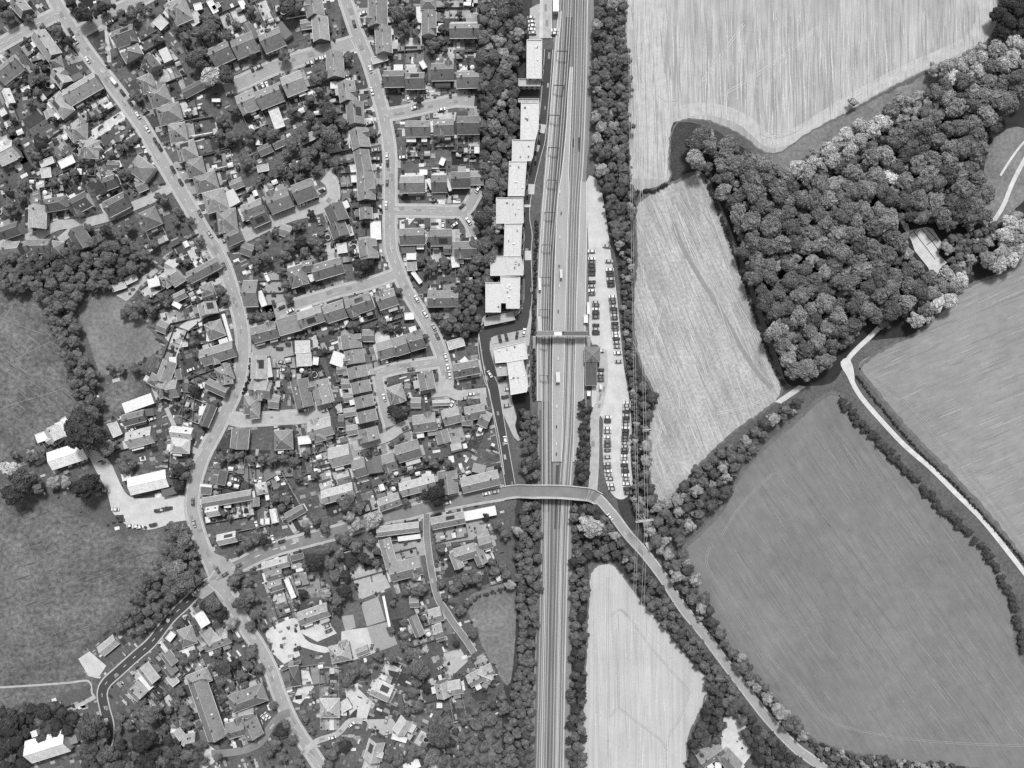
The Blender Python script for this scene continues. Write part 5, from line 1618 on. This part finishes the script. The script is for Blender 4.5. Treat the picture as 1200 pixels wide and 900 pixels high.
PT='''200 0 6 560 60 50;270 210 70;190 230 60;100 260 50;40 200 40;180 430 70;220 360 50;280 540 75 L;390 530 70;140 400 40;790 390 60;350 840 60;440 770 50;1120 790 70;690 230 40;820 50 70;400 250 50;480 180 30;850 780 50;980 700 50;330 250 45;240 130 50;320 130 45;900 40 50
400 0 6 400 100 70;440 170 60;370 30 50;45 395 45;640 320 55;700 280 40;540 700 35 D;730 350 30;520 230 40;250 290 30;300 580 25;480 60 50;520 160 35;420 230 40;700 200 35
300 50 6 520 660 80;380 520 60;500 480 70;600 560 60;440 720 50;350 780 60;250 720 60;130 640 50;60 620 50;250 480 45;640 90 45;820 640 35;430 600 60;340 650 50;480 230 40;430 260 45;440 340 40;560 840 50;480 800 45
0 0 6 600 100 70 D;720 50 60 D;500 20 50 D;400 210 60;480 290 50 D;300 190 30;60 110 60;20 40 50 D;200 130 40;600 690 30;300 540 50;240 480 40;930 90 60;860 150 50;1100 270 50;950 670 60;180 280 30;30 560 40;850 90 40;980 60 40;1050 60 35
0 75 7.5 350 700 80 D;320 800 60;270 770 50;150 680 45;320 130 50;380 130 45;240 240 40;330 250 45;260 340 45;1050 740 50;1130 690 50;980 790 45;600 870 40;100 600 40
0 150 6 300 110 65 D;250 190 50;150 400 50;140 480 50;60 540 60;100 590 40;740 720 50 D;830 750 45;900 700 50;880 800 50;960 840 60;1080 820 50;850 320 45;900 310 40;700 790 40;620 700 40;50 430 40;560 230 40;1150 500 50;680 860 40;1050 560 30;1110 480 35;450 350 40;520 310 40;380 380 45
200 150 6 50 590 40;140 650 40;30 650 35;210 790 40;860 80 50;1120 60 50;1000 170 50;950 240 60;1020 290 40;880 270 50;540 240 50;420 60 60;560 40 60;350 50 50;640 40 50;700 50 50;990 605 35 D;890 680 55;840 790 60;920 790 60 D;1000 800 60;1060 750 40;620 820 45;730 730 38;620 380 30;700 330 30;770 280 50;820 180 50;640 340 30;900 350 40;840 330 35;480 60 45;330 170 30
300 225 6 300 350 70;230 390 60;370 330 50;440 360 50;200 440 60;180 560 45;210 650 45;230 740 45;400 160 35;290 230 45;60 460 60;20 400 50;760 510 60 D;670 410 30;850 430 30;720 560 45;40 370 40;480 440 30;430 400 50;340 420 50
200 300 6 600 30 60;680 20 50;620 430 40;700 420 40;770 120 40;790 200 35;840 280 35;350 240 50;380 300 40;560 430 35;60 30 30;110 40 35;1130 420 30;820 820 40
400 300 6 640 70 60;720 40 50;600 110 40;560 40 40;850 110 50;900 200 50;910 300 45;880 250 40;920 370 50;880 400 40;720 480 45;690 430 40;820 500 50;650 420 30;120 60 60 D;200 40 50 D;290 470 50;340 500 40;100 480 40;400 250 40;950 130 40;1000 80 40;960 440 40;400 520 42 D;220 490 35;60 490 35;760 500 40;590 570 30
0 300 6 900 380 50;980 350 60;1030 320 50;950 420 50;1060 380 50;1130 290 50;1170 330 40;870 410 40;940 790 50;850 800 40;640 830 60;560 820 60;1010 60 40;780 790 40
0 450 6 600 330 135 D;600 40 50;630 110 50;640 190 60;740 450 70;870 590 60;800 430 40;840 550 40;930 560 40;70 600 70 L;160 680 90;110 780 80 D;260 730 60;370 690 60 L;460 700 50 L;600 720 90 D;250 510 50;200 520 40;310 470 30;100 500 40;660 210 60;560 220 50;40 760 50 D
200 450 6 350 520 50;420 520 45;480 500 45;570 530 50;640 530 45;720 520 60;790 520 45;850 540 40;160 40 50 D;900 650 50;1010 640 40;880 540 40;1030 570 30;740 800 50;810 810 50;780 870 40;60 600 60 D;100 640 50;60 720 50 D;850 480 30;30 560 50;130 560 40;950 500 35;1150 560 40
400 450 6 400 210 65 D;360 180 50 D;440 180 40;350 430 25;420 370 25;670 770 80 D;600 780 50 D;750 560 45;650 560 45;900 130 40;1100 590 30 D;600 530 30;700 520 30;520 360 25;20 850 60;130 870 50;60 800 50;450 830 40;450 80 30;720 790 50
200 600 6 40 120 70;100 200 70;60 290 70;30 400 80;150 300 50;100 500 80;40 550 60;540 210 60;600 180 60;650 200 55 D;470 270 35;440 490 60;480 430 50;500 640 70;560 600 60;420 780 60 L;300 650 70;340 720 60 D;600 720 60;650 800 40;560 800 50;1000 340 70 D;950 370 50;1060 340 50;930 570 45 D;1090 570 60 L;1150 450 60;1120 360 60;1180 300 50;1170 620 60;960 140 30 D;1020 60 50;1080 110 50;1100 260 50;1180 180 40;240 660 50 D;540 500 50;550 560 50;1170 680 50 D
400 600 6 60 40 50 L;110 100 60 L;230 50 72 L;30 200 60;100 240 60;200 200 60;250 270 40;60 350 60 D;150 330 60 D;240 360 40;30 450 50 D;20 560 60 D;700 260 45;870 480 60;950 470 60;830 500 50;1080 420 50;1130 390 50;1150 150 50;1100 90 50;560 540 60;520 560 50;450 560 40;790 540 50;700 510 40;730 600 30;840 690 50;880 640 40;930 850 50;1190 510 50 L;110 510 15 D;1020 30 32 D;380 590 30;360 640 30;440 780 40;440 870 50;350 830 40;1060 350 40
560 600 6 275 135 50 L;340 60 60;380 120 50;360 220 50;350 290 50;130 430 60;200 440 50;240 520 45 L;350 400 50;370 470 50;800 100 80 L;870 130 60;760 60 60;960 170 50 L;1040 335 35 L;890 215 25;780 240 45;750 490 40;760 540 40;690 120 40;690 250 40;690 650 40;690 800 50;1000 220 40
0 750 6 640 600 105;720 700 60;430 520 60 D;310 500 70 D;280 570 60;60 600 80 D;120 700 70 D;40 730 80 D;80 820 60;400 600 60 D;840 550 50;900 600 50;1060 520 80;1000 440 40;1180 490 40;1010 710 85 D;1110 700 50;880 800 40 D;760 790 70;720 830 50;1140 850 50;830 630 40;260 620 50 D;1160 620 40;960 520 40
200 750 6 90 150 50;60 110 40;160 110 50;100 500 60;130 540 40;60 360 50;40 440 50;110 600 50;200 600 40;380 190 70;450 170 50 D;330 90 40;560 100 60;540 180 50;620 200 50;580 60 40;300 180 40;500 250 50;350 290 50;430 330 40;520 320 40;380 400 30;720 460 40;770 640 60 D;800 600 50;730 740 60;850 700 50;780 830 60;900 860 50;680 780 60;1130 800 60;1170 760 50;1110 880 50;330 830 40;230 850 40;1030 470 40;950 560 35;990 640 35
400 750 6 540 190 78;480 100 60;450 40 50;520 300 50;80 220 60;160 220 50;40 290 60;500 370 60;540 470 60;470 500 40;600 340 40 D;350 130 50;260 110 50;690 670 90;640 620 50;740 600 45;660 730 50;640 820 70;560 790 60;700 850 60;780 720 40 D;860 560 50;950 600 60;1050 560 60;1150 480 60;1100 650 50;1180 700 60;1000 750 50;1110 770 40;1000 850 60;900 780 50;1170 850 50;400 850 60;340 820 50;480 840 40;20 740 60 D;930 130 25;810 25 32 D;1130 400 50;1000 470 30'''
TV={'L':160,'D':58,'M':92}
for ln_ in PT.split('\n'):
    t=ln_.split(' ',3); o_=(float(t[0]),float(t[1])); k=float(t[2])
    for c in t[3].split(';'):
        q=c.split(); x=o_[0]+float(q[0])/k;y=o_[1]+float(q[1])/k; tn=TV[q[3]] if len(q)>3 else rt.choice((80,90,98,108))
        if any(math.dist((x,y),(a[0],a[1]))<4 for a in TREES): continue
        TREES.append((x,y,float(q[2])/k*(.9 if float(q[2])/k<13 else 1),tn,None))
def fill(poly,rmin,rmax,tones,ph,space=1.25,tries=6000):
    xs=[p[0] for p in poly];ys=[p[1] for p in poly]; loc=[]
    near=[t for t in TREES if min(xs)-20<t[0]<max(xs)+20 and min(ys)-20<t[1]<max(ys)+20]
    for k in range(tries):
        x,y=rt.uniform(min(xs),max(xs)),rt.uniform(min(ys),max(ys))
        if not inpoly(x,y,poly): continue
        f=1-k/tries; r=rmin+(rmax-rmin)*f*rt.uniform(.6,1)
        if all(math.dist((x,y),(a[0],a[1]))>(a[2]+r)*.5*space for a in near):
            if onroad(x,y,r*.75): continue
            if y<0-r or x>1200+r or y>900+r or x<-r: continue
            tn=rt.choice(tones); near.append((x,y,r,tn,ph)); TREES.append((x,y,r,tn,ph))
fill(P('1104,285 1120,275 1150,272 1165,262 1165,285 1140,305 1130,325 1116,320 1112,305'),4,8,(90,105,120,80),'wood',1.1,800)
fill(P('1170,0 1200,0 1200,45 1172,40'),8,12,(60,70),'wood',1.2,400)
fill(P('925,200 960,172 1000,150 1030,135 1040,150 1010,172 975,195 935,215'),8,12,(172,150,162),'palewood',1.1,500)
fill(P('1050,118 1075,108 1090,120 1060,140'),6,9,(165,150),'palewood',1.05,300)
fill(P('1095,80 1125,70 1165,45 1190,40 1185,75 1150,85 1110,100'),8,12,(170,150,160,120),'palewood',1.1,500)
fill(P('1100,318 1118,310 1130,325 1115,350 1085,375 1070,378 1090,345'),8,12,(172,180,125),'palewood',1.1,400)
fill(P('1150,300 1165,275 1200,240 1200,298 1170,312'),8,12,(175,160,140),'palewood',1.1,400)
for x_,y_,r_,t_ in ((1043,208,10,205),(895,256,8,170),(1020,352,8,185),(985,345,7,175),(1000,120,6,160),(862,215,8,160),(1075,235,14,120),(882,228,14,125),(970,235,12,128),(900,310,10,125),(925,395,10,120),(970,385,11,135),(1040,300,13,98)): TREES.append((x_,y_,r_,t_,'wood'))
fill(P('805,160 830,155 880,182 910,200 960,180 1010,150 1060,120 1105,100 1165,60 1200,40 1200,112 1172,135 1155,165 1150,200 1160,240 1140,270 1110,262 1060,252 1050,262 1060,290 1080,318 1095,325 1100,345 1070,372 1010,385 985,405 970,425 945,440 922,432 898,370 870,290 840,205 815,195'),4.5,14.5,(98,110,122,132,104,84,115),'wood',1.12,12000)
fill(P('566,0 612,0 610,60 603,90 602,160 594,205 590,235 580,300 573,330 562,335 552,320 556,270 572,230 566,190 565,120 560,60'),6,10.5,(85,95,105,78,118),'left belt',1.2,5000)
fill(P('535,335 562,330 560,380 545,395 525,385 535,360'),4,8,(75,88),'left belt',1.2,600)
fill(P('700,0 731,0 731,60 738,110 735,170 740,230 738,280 725,290 716,250 705,215 698,160 697,60'),3.5,10,(70,90,105,80,125,95),'right belt',1.2,5000)
fill(P('728,290 742,285 742,330 740,400 746,440 750,500 748,570 742,590 743,500 736,430 731,360'),2,5.5,(70,85,100,125),'right belt',1.3,2500)
fill(P('748,440 766,465 758,500 762,575 775,596 800,570 830,540 870,512 905,485 935,468 940,480 905,500 870,545 845,590 815,615 800,640 810,670 830,710 860,755 905,815 950,862 935,868 890,825 850,775 812,715 785,670 770,640 745,600 748,520'),3.5,10,(80,95,108,118,70),'valley hedge',1.2,7000)
fill(P('742,640 755,660 795,715 840,775 868,812 855,830 832,812 822,790 790,745 752,695 740,660'),4.5,8,(65,80,92),'road hedge',1.2,3000)
fill(P('838,812 860,808 864,840 850,835 840,870 820,895 812,900 812,870 825,840'),4,8,(50,62,75),'farm hedge',1.2,1200)
fill(P('868,830 880,835 915,870 945,895 900,900 880,880 870,850'),4,8,(55,70,80),'farm hedge',1.2,1200)
fill(P('610,592 630,592 630,700 624,780 622,900 590,900 600,820 612,780 606,680'),4.5,8,(78,90,100,110),'left cutting',1.2,4000)
fill(P('500,860 540,840 590,815 600,840 600,900 490,900'),3,7,(75,88,100),'left cutting',1.9,900)
fill(P('672,592 700,592 735,640 745,668 720,655 692,650 685,690 684,900 667,900 671,700'),4,8,(58,68,80,95),'right cutting',1.2,3000)
fill(P('612,480 628,485 630,560 615,560 612,520'),4,7,(70,85),'left cutting',1.2,500)
fill(P('682,470 694,480 693,550 680,565 676,550'),3,6,(60,75),'right cutting',1.2,500)
fill(P('0,300 60,296 110,284 150,282 175,300 140,325 100,345 85,370 92,400 108,440 118,480 110,490 92,490 84,440 62,385 45,345 0,338'),5.5,10,(72,85,95,105),'meadow belt',1.2,4000)
fill(P('205,615 228,625 235,690 200,720 165,745 140,735 150,705 185,660'),5.5,9,(75,88,98),'junction wood',1.2,1500)
fill(P('960,876 1010,884 1060,892 1120,896 1120,905 950,905'),3,5,(70,110,130),'bottom hedge',1.2,800)
fill(P('0,835 60,825 95,845 75,860 30,870 30,900 0,900'),6,10,(50,60,70),'church trees',1.2,900)
fill(P('100,845 120,880 150,870 200,860 235,870 235,900 100,900'),5,9,(55,70,85),'church trees',1.2,1500)
# garden trees and big shrubs in back gardens
for (d,u,wd_,S,hw,depth,fd) in GARDEN:
    for k in range(2):
        if rt.random()<.45:
            x,y=local(d,u+rt.uniform(-.45,.45)*wd_,S*(hw+rt.uniform(6,depth+4))); r=rt.uniform(2.6,4.6)
            if not (onroad(x,y,2) or inb(x,y,1) or nob(x,y)) and all(abs(a-x)+abs(b_-y)>c for a,b_,c in ITEMS) and all(math.dist((x,y),(t[0],t[1]))>(t[2]+r)*.6 for t in TREES): TREES.append((x,y,r,rt.choice((62,78,92,110)),None))
TREES=[t for t in TREES if not (t[4] is None and inb(t[0],t[1],-2) and t[2]<9)]
ORDT=sorted(TREES,key=lambda t:-t[2])
PHN={'wood':'woodland tree','palewood':'blossom-pale tree','left belt':'belt tree','right belt':'belt tree','valley hedge':'hedgerow tree','road hedge':'roadside tree','farm hedge':'hedge tree'}
GRP={'wood':'trees of the wood','palewood':'pale trees of the wood','left belt':'trees left of the railway','right belt':'trees right of the railway','valley hedge':'trees of the valley hedgerow'}
sv=[];sf=[];base=0;first={}
NT=300
for i,(x,y,r,tn,ph) in enumerate(ORDT):
    tn*=1.1
    rm=r*PX; cz=rm*1.15 if r>4 else rm*.9; X,Y=W(x,y,cz*1.2)
    if i<NT:
        e=empty('tree',(X,Y,0),0)
        s=rt.uniform(.98,1.14); sx_=rt.uniform(.84,1.18); rz=rt.uniform(0,6.28)
        for nm,me,col in (('crown',CR[rt.randrange(9)],tn),('trunk',TR[i%3],80)):
            o=bpy.data.objects.new(nm,me); link(o,e); o.location=(0,0,cz*1.15); o.scale=(rm*s*sx_,rm*s/sx_,rm*(1.05 if nm=='crown' else cz*1.15/rm/1.3)); o.rotation_euler[2]=rz; ocol(o,col)
        sz='large' if r>10.5 else 'tall' if r>8 else 'mid-sized'
        tw='pale' if tn>=125 else 'dark' if tn<70 else 'leafy'
        lab=locate(x,y,'%s %s tree'%(sz,tw),5)
        tag(e,lab,'tree',GRP.get(ph,'broadleaf trees of the village' if ph is None else 'trees of the hedges and belts'))
    else:
        V,Fc=LOW[i%7]; a=rt.uniform(0,6.28); A=np.array(V)
        c,s=math.cos(a),math.sin(a); B_=np.empty_like(A); B_[:,0]=(A[:,0]*c-A[:,1]*s)*rm*1.1+X; B_[:,1]=(A[:,0]*s+A[:,1]*c)*rm*1.1+Y; B_[:,2]=A[:,2]*rm+cz
        key=60 if tn<68 else 80 if tn<86 else 100 if tn<125 else 145
        first.setdefault(key,[]).append((B_,Fc))
def joined(name,lst,col,lab=None,cat=None,kind='stuff'):
    base=0;vs=[];fs=[]
    for B_,Fc in lst:
        vs.append(B_); fs+= [tuple(base+q for q in f) for f in Fc]; base+=len(B_)
    me=bpy.data.meshes.new(name); me.from_pydata(np.concatenate(vs).tolist(),[],fs); me.materials.append(M['leaf']); me.update()
    o=bpy.data.objects.new(name,me); link(o); ocol(o,col); tag(o,lab,cat,kind=kind); return o
# the remaining small trees: ONE stuff object with its tone kept per face
m,nt,b=newmat('foliage_mixed',0.95); at=N(nt,'ShaderNodeAttribute'); at.attribute_name='tone'; s=at.outputs['Fac']
for sca,lo,hi in ((.45,.65,1.4),(2.8,.4,1.7)): s=mul(nt,s,ramp(nt,nz(nt,sca,3),.3,.7,lo,hi))
tocol(nt,s,b); M['leafmix']=m
def stuffobj(name,lab,cat,items):
    base=0;vs=[];fs=[];tn=[]
    for B_,Fc,t in items:
        vs.append(B_); fs+=[tuple(base+q for q in f) for f in Fc]; base+=len(B_); tn+=[alb(t)]*len(Fc)
    me=bpy.data.meshes.new(name); me.from_pydata(np.concatenate(vs).tolist(),[],fs); me.materials.append(M['leafmix'])
    a=me.attributes.new('tone','FLOAT','FACE'); a.data.foreach_set('value',tn); me.update()
    o=bpy.data.objects.new(name,me); link(o); tag(o,lab,cat,kind='stuff'); return o
if first: stuffobj('small_trees','small leafy trees filling the wood, the hedges and the gardens','trees',[(B_,Fc,k) for k,l in first.items() for B_,Fc in l])
print('TREES',len(TREES))
# ---------------------------------------------------------------- shrubs
SH=[]
for (d,u,wd_,S,hw,depth,fd) in GARDEN:
    for k in range(rt.randint(5,9)):
        side=rt.choice((-1,1)); v=S*(hw+rt.uniform(3,depth)) if rt.random()<.75 else -S*(hw+rt.uniform(2,fd))
        x,y=local(d,u+side*(wd_/2-rt.uniform(0,2.2)),v); r=rt.uniform(.9,2.4)
        if free(x,y,r*.5): SH.append((x,y,r,rt.choice((50,65,80,95,110,140))))
for k in range(1500):
    x,y=rt.uniform(0,560),rt.uniform(0,900); r=rt.uniform(1.0,2.8)
    if free(x,y,r*.6): SH.append((x,y,r,rt.choice((50,65,80,95,110))))
SH.sort(key=lambda t:-t[2]); items=[]
shm=[tomesh(*crown_mesh(80+s,7,1,220),'leaf') for s in range(4)]
for i,(x,y,r,tn) in enumerate(SH):
    rm=r*PX; X,Y=W(x,y,rm)
    if i<290:
        o=bpy.data.objects.new('shrub',shm[i%4]); link(o); o.location=(X,Y,rm*.55+.1); o.scale=(rm,rm,rm); o.rotation_euler[2]=rt.uniform(0,6); ocol(o,tn)
        tag(o,locate(x,y,('dark' if tn<70 else 'leafy')+' round shrub',2),'shrub','larger garden shrubs')
    else:
        V,Fc=LOW[i%7]; A=np.array(V[:42*6]); Fc=[f for f in Fc if max(f)<42*6]
        a=rt.uniform(0,6.28); c,s=math.cos(a),math.sin(a); B_=np.empty_like(A); B_[:,0]=(A[:,0]*c-A[:,1]*s)*rm+X; B_[:,1]=(A[:,0]*s+A[:,1]*c)*rm+Y; B_[:,2]=A[:,2]*rm+rm*.5
        items.append((B_,Fc,tn))
if items: stuffobj('low_shrubs','low shrubs and plants scattered through the gardens','shrubs',items)
print('SHRUBS',len(SH))
# ---------------------------------------------------------------- hedges
HEDGE=[('thick dark hedge between the white track and the crop field','988,470 1005,492 1042,532 1085,578 1128,620 1162,655 1180,690 1190,722 1200,760',12,70,2.6),
('thin dark hedge along the right side of the white track','1003,440 1030,474 1075,527 1122,572 1168,622 1210,670',3,55,1.4),
('dark hedge between the middle field and the wood','828,212 850,268 870,325 888,380 905,425 918,450',4.5,58,1.5),
('hedge right of the south-east road','792,688 832,735 872,785 912,835 952,872 990,893',7,70,2.2),
('hedge along the bottom of the top field gap','744,226 762,224 782,216',6,52,2.0),
('clipped hedge between pale driveways left of the west road','82,119 100,108 117,95',5,55,1.6),
('second clipped hedge left of the west road, below the first','100,148 118,137 133,124',6,72,1.4),
('third clipped hedge left of the west road, beside the triangular lawn','132,172 145,163 156,151',3.5,50,1.6),
('dark hedge left of the west road above the triangular plot','145,180 155,170 163,164',5,55,1.7),
('hedge along the left edge of the west road by the meadow hall drive','240,505 246,492 255,474',4,48,1.7),
('dark hedge right of the west road opposite the barn','295,420 293,440 285,462',5,42,1.8),
('long hedge left of the approach road','578,330 573,355 561,388 520,396',3,60,1.6),
('ragged hedge left of the tracks below the chain of flats','629,260 627,320 625,400 626,470',4.5,60,1.4),
('hedge along the top of the middle right paddock','520,700 540,712 560,700 604,686',5,70,2),
('hedge below the top left crossroads strip','105,22 118,14 134,6',5,45,1.6),
('dark hedge at the left of the crop field bottom','962,872 1000,888 1060,896 1130,900',4,60,1.8)]
for lab,s_,w_,tn,h_ in HEDGE:
    p=spline(P(s_),False,w_*.45); r=random.Random(len(s_)); vs=[];fs=[];base=0
    cx,cy=W(*p[len(p)//2])
    for (x,y) in p:
        for q in range(max(1,round(w_/5))):
            ox,oy=r.uniform(-.32,.32)*w_,r.uniform(-.32,.32)*w_; rm=max(.8,min(w_*PX*.5,2.6))*r.uniform(.7,1.1)
            X,Y=W(x+ox,y+oy,h_*.5); V,Fc=LOW[r.randrange(7)]; A=np.array(V)*[rm,rm,rm*.8]; A+=[X-cx,Y-cy,h_*.5]
            vs.append(A); fs+=[tuple(base+k for k in f) for f in Fc]; base+=len(A)
    me=bpy.data.meshes.new('hedge'); me.from_pydata(np.concatenate(vs).tolist(),[],fs); me.materials.append(M['leaf']); me.update()
    o=bpy.data.objects.new('hedge',me); link(o); o.location=(cx,cy,0); ocol(o,tn); tag(o,lab,'hedge','field and garden hedges')
# ---------------------------------------------------------------- pylon and wires
def pylon(x,y,h,lab,hw=5):
    e=empty('pylon',(*W(x,y,h*.6),0),R(8)); tag(e,lab,'pylon')
    mb=MB(); b0,b1=2.2,.5
    for sx in (-1,1):
        for sy in (-1,1): mb.tube((sx*b0,sy*b0,0),(sx*b1,sy*b1,h),.14,.1,4)
    for k in range(7):
        z0=h*k/7;z1=h*(k+1)/7; w0=b0+(b1-b0)*k/7;w1=b0+(b1-b0)*(k+1)/7
        for sy in (-1,1): mb.tube((-w0,sy*w0,z0),(w1,sy*w1,z1),.07,.07,4); mb.tube((sy*w0,-w0,z0),(sy*w1,w1,z1),.07,.07,4)
    mb.obj('tower','plain',e,col=215)
    for zz in (h*.8,h*.95):
        mb=MB(); mb.box((0,0,zz),(2*hw,.35,.3)); 
        for s in (-1,1): mb.tube((s*.5,0,zz+1.2),(s*hw,0,zz+.1),.08,.08,4)
        mb.obj('crossarm','plain',e,col=215)
    return e
PY=[pylon(753,608,22,'pale lattice pylon standing beside the south-east road'),pylon(757,503,14,'small lattice pylon in scrub right of the car park',2.5)]
def wire(a,b_,lab,sag=2.5):
    n=14; mb=MB(); pts=[]
    for k in range(n+1):
        t=k/n; zz=a[2]+(b_[2]-a[2])*t-sag*4*t*(1-t); X=a[0]+(b_[0]-a[0])*t; Y=a[1]+(b_[1]-a[1])*t; pts.append((X,Y,zz))
    for p,q in zip(pts,pts[1:]): mb.tube(p,q,.07,.07,4,cap=False)
    o=mb.obj('power_line','plain',col=205); tag(o,lab,'power line','overhead power lines')
for i,(xt,xb,xe) in enumerate(((735.5,746,735),(737.5,748.5,738),(748,756,745),(750,759,748))):
    nm=('leftmost','second','third','rightmost')[i]
    wire((*W(xt,-40,20),20),(*W(xb,605,20),20),'%s power line running down beside the fields above the pylon'%nm)
    wire((*W(xb,605,20),20),(*W(xe,940,20),20),'%s power line running over the lower field below the pylon'%nm)
for k,(a,b_,lab) in enumerate((((746,642),(764,636),'tall pale concrete utility block beside the south-east road'),)):
    pass
slab('utility_block',P('756,637 761,635 766,642 761,646'),0,1.6,'concrete','small white utility block at the road edge below the pylon','utility block',smooth=False)
SKY=0.095;SUN=1.5;EXPV=1.86
# ---------------------------------------------------------------- camera and light
cam=bpy.data.cameras.new('camera'); co=bpy.data.objects.new('camera',cam); COL.objects.link(co)
co.location=(0,0,H); cam.sensor_width=36; cam.lens=36*H/600; cam.clip_start=1; cam.clip_end=5000
sc.camera=co
w=bpy.data.worlds.new('World'); sc.world=w; w.use_nodes=True; nt=w.node_tree
sky=nt.nodes.new('ShaderNodeTexSky'); sky.sky_type='NISHITA'; sky.sun_disc=False
EL=R(55); sky.sun_elevation=EL; sky.sun_rotation=0
bw=nt.nodes.new('ShaderNodeRGBToBW'); bg=nt.nodes['Background']
nt.links.new(sky.outputs[0],bw.inputs[0]); nt.links.new(bw.outputs[0],bg.inputs[0]); bg.inputs['Strength'].default_value=SKY
s=bpy.data.lights.new('sun','SUN'); s.energy=SUN; s.angle=R(10); s.color=(1,1,1)
so=bpy.data.objects.new('sun',s); COL.objects.link(so); so.rotation_euler=(-(R(90)-EL),0,R(-4)); so.location=(0,100,300)
sc.view_settings.view_transform='Standard'; sc.view_settings.look='None'; sc.view_settings.gamma=1; sc.view_settings.exposure=EXPV
sc.view_settings.use_curve_mapping=False
sc.cycles.max_bounces=4; sc.cycles.use_denoising=False
print('OBJECTS',len(bpy.data.objects),'FACES',sum(len(m.polygons) for m in bpy.data.meshes))
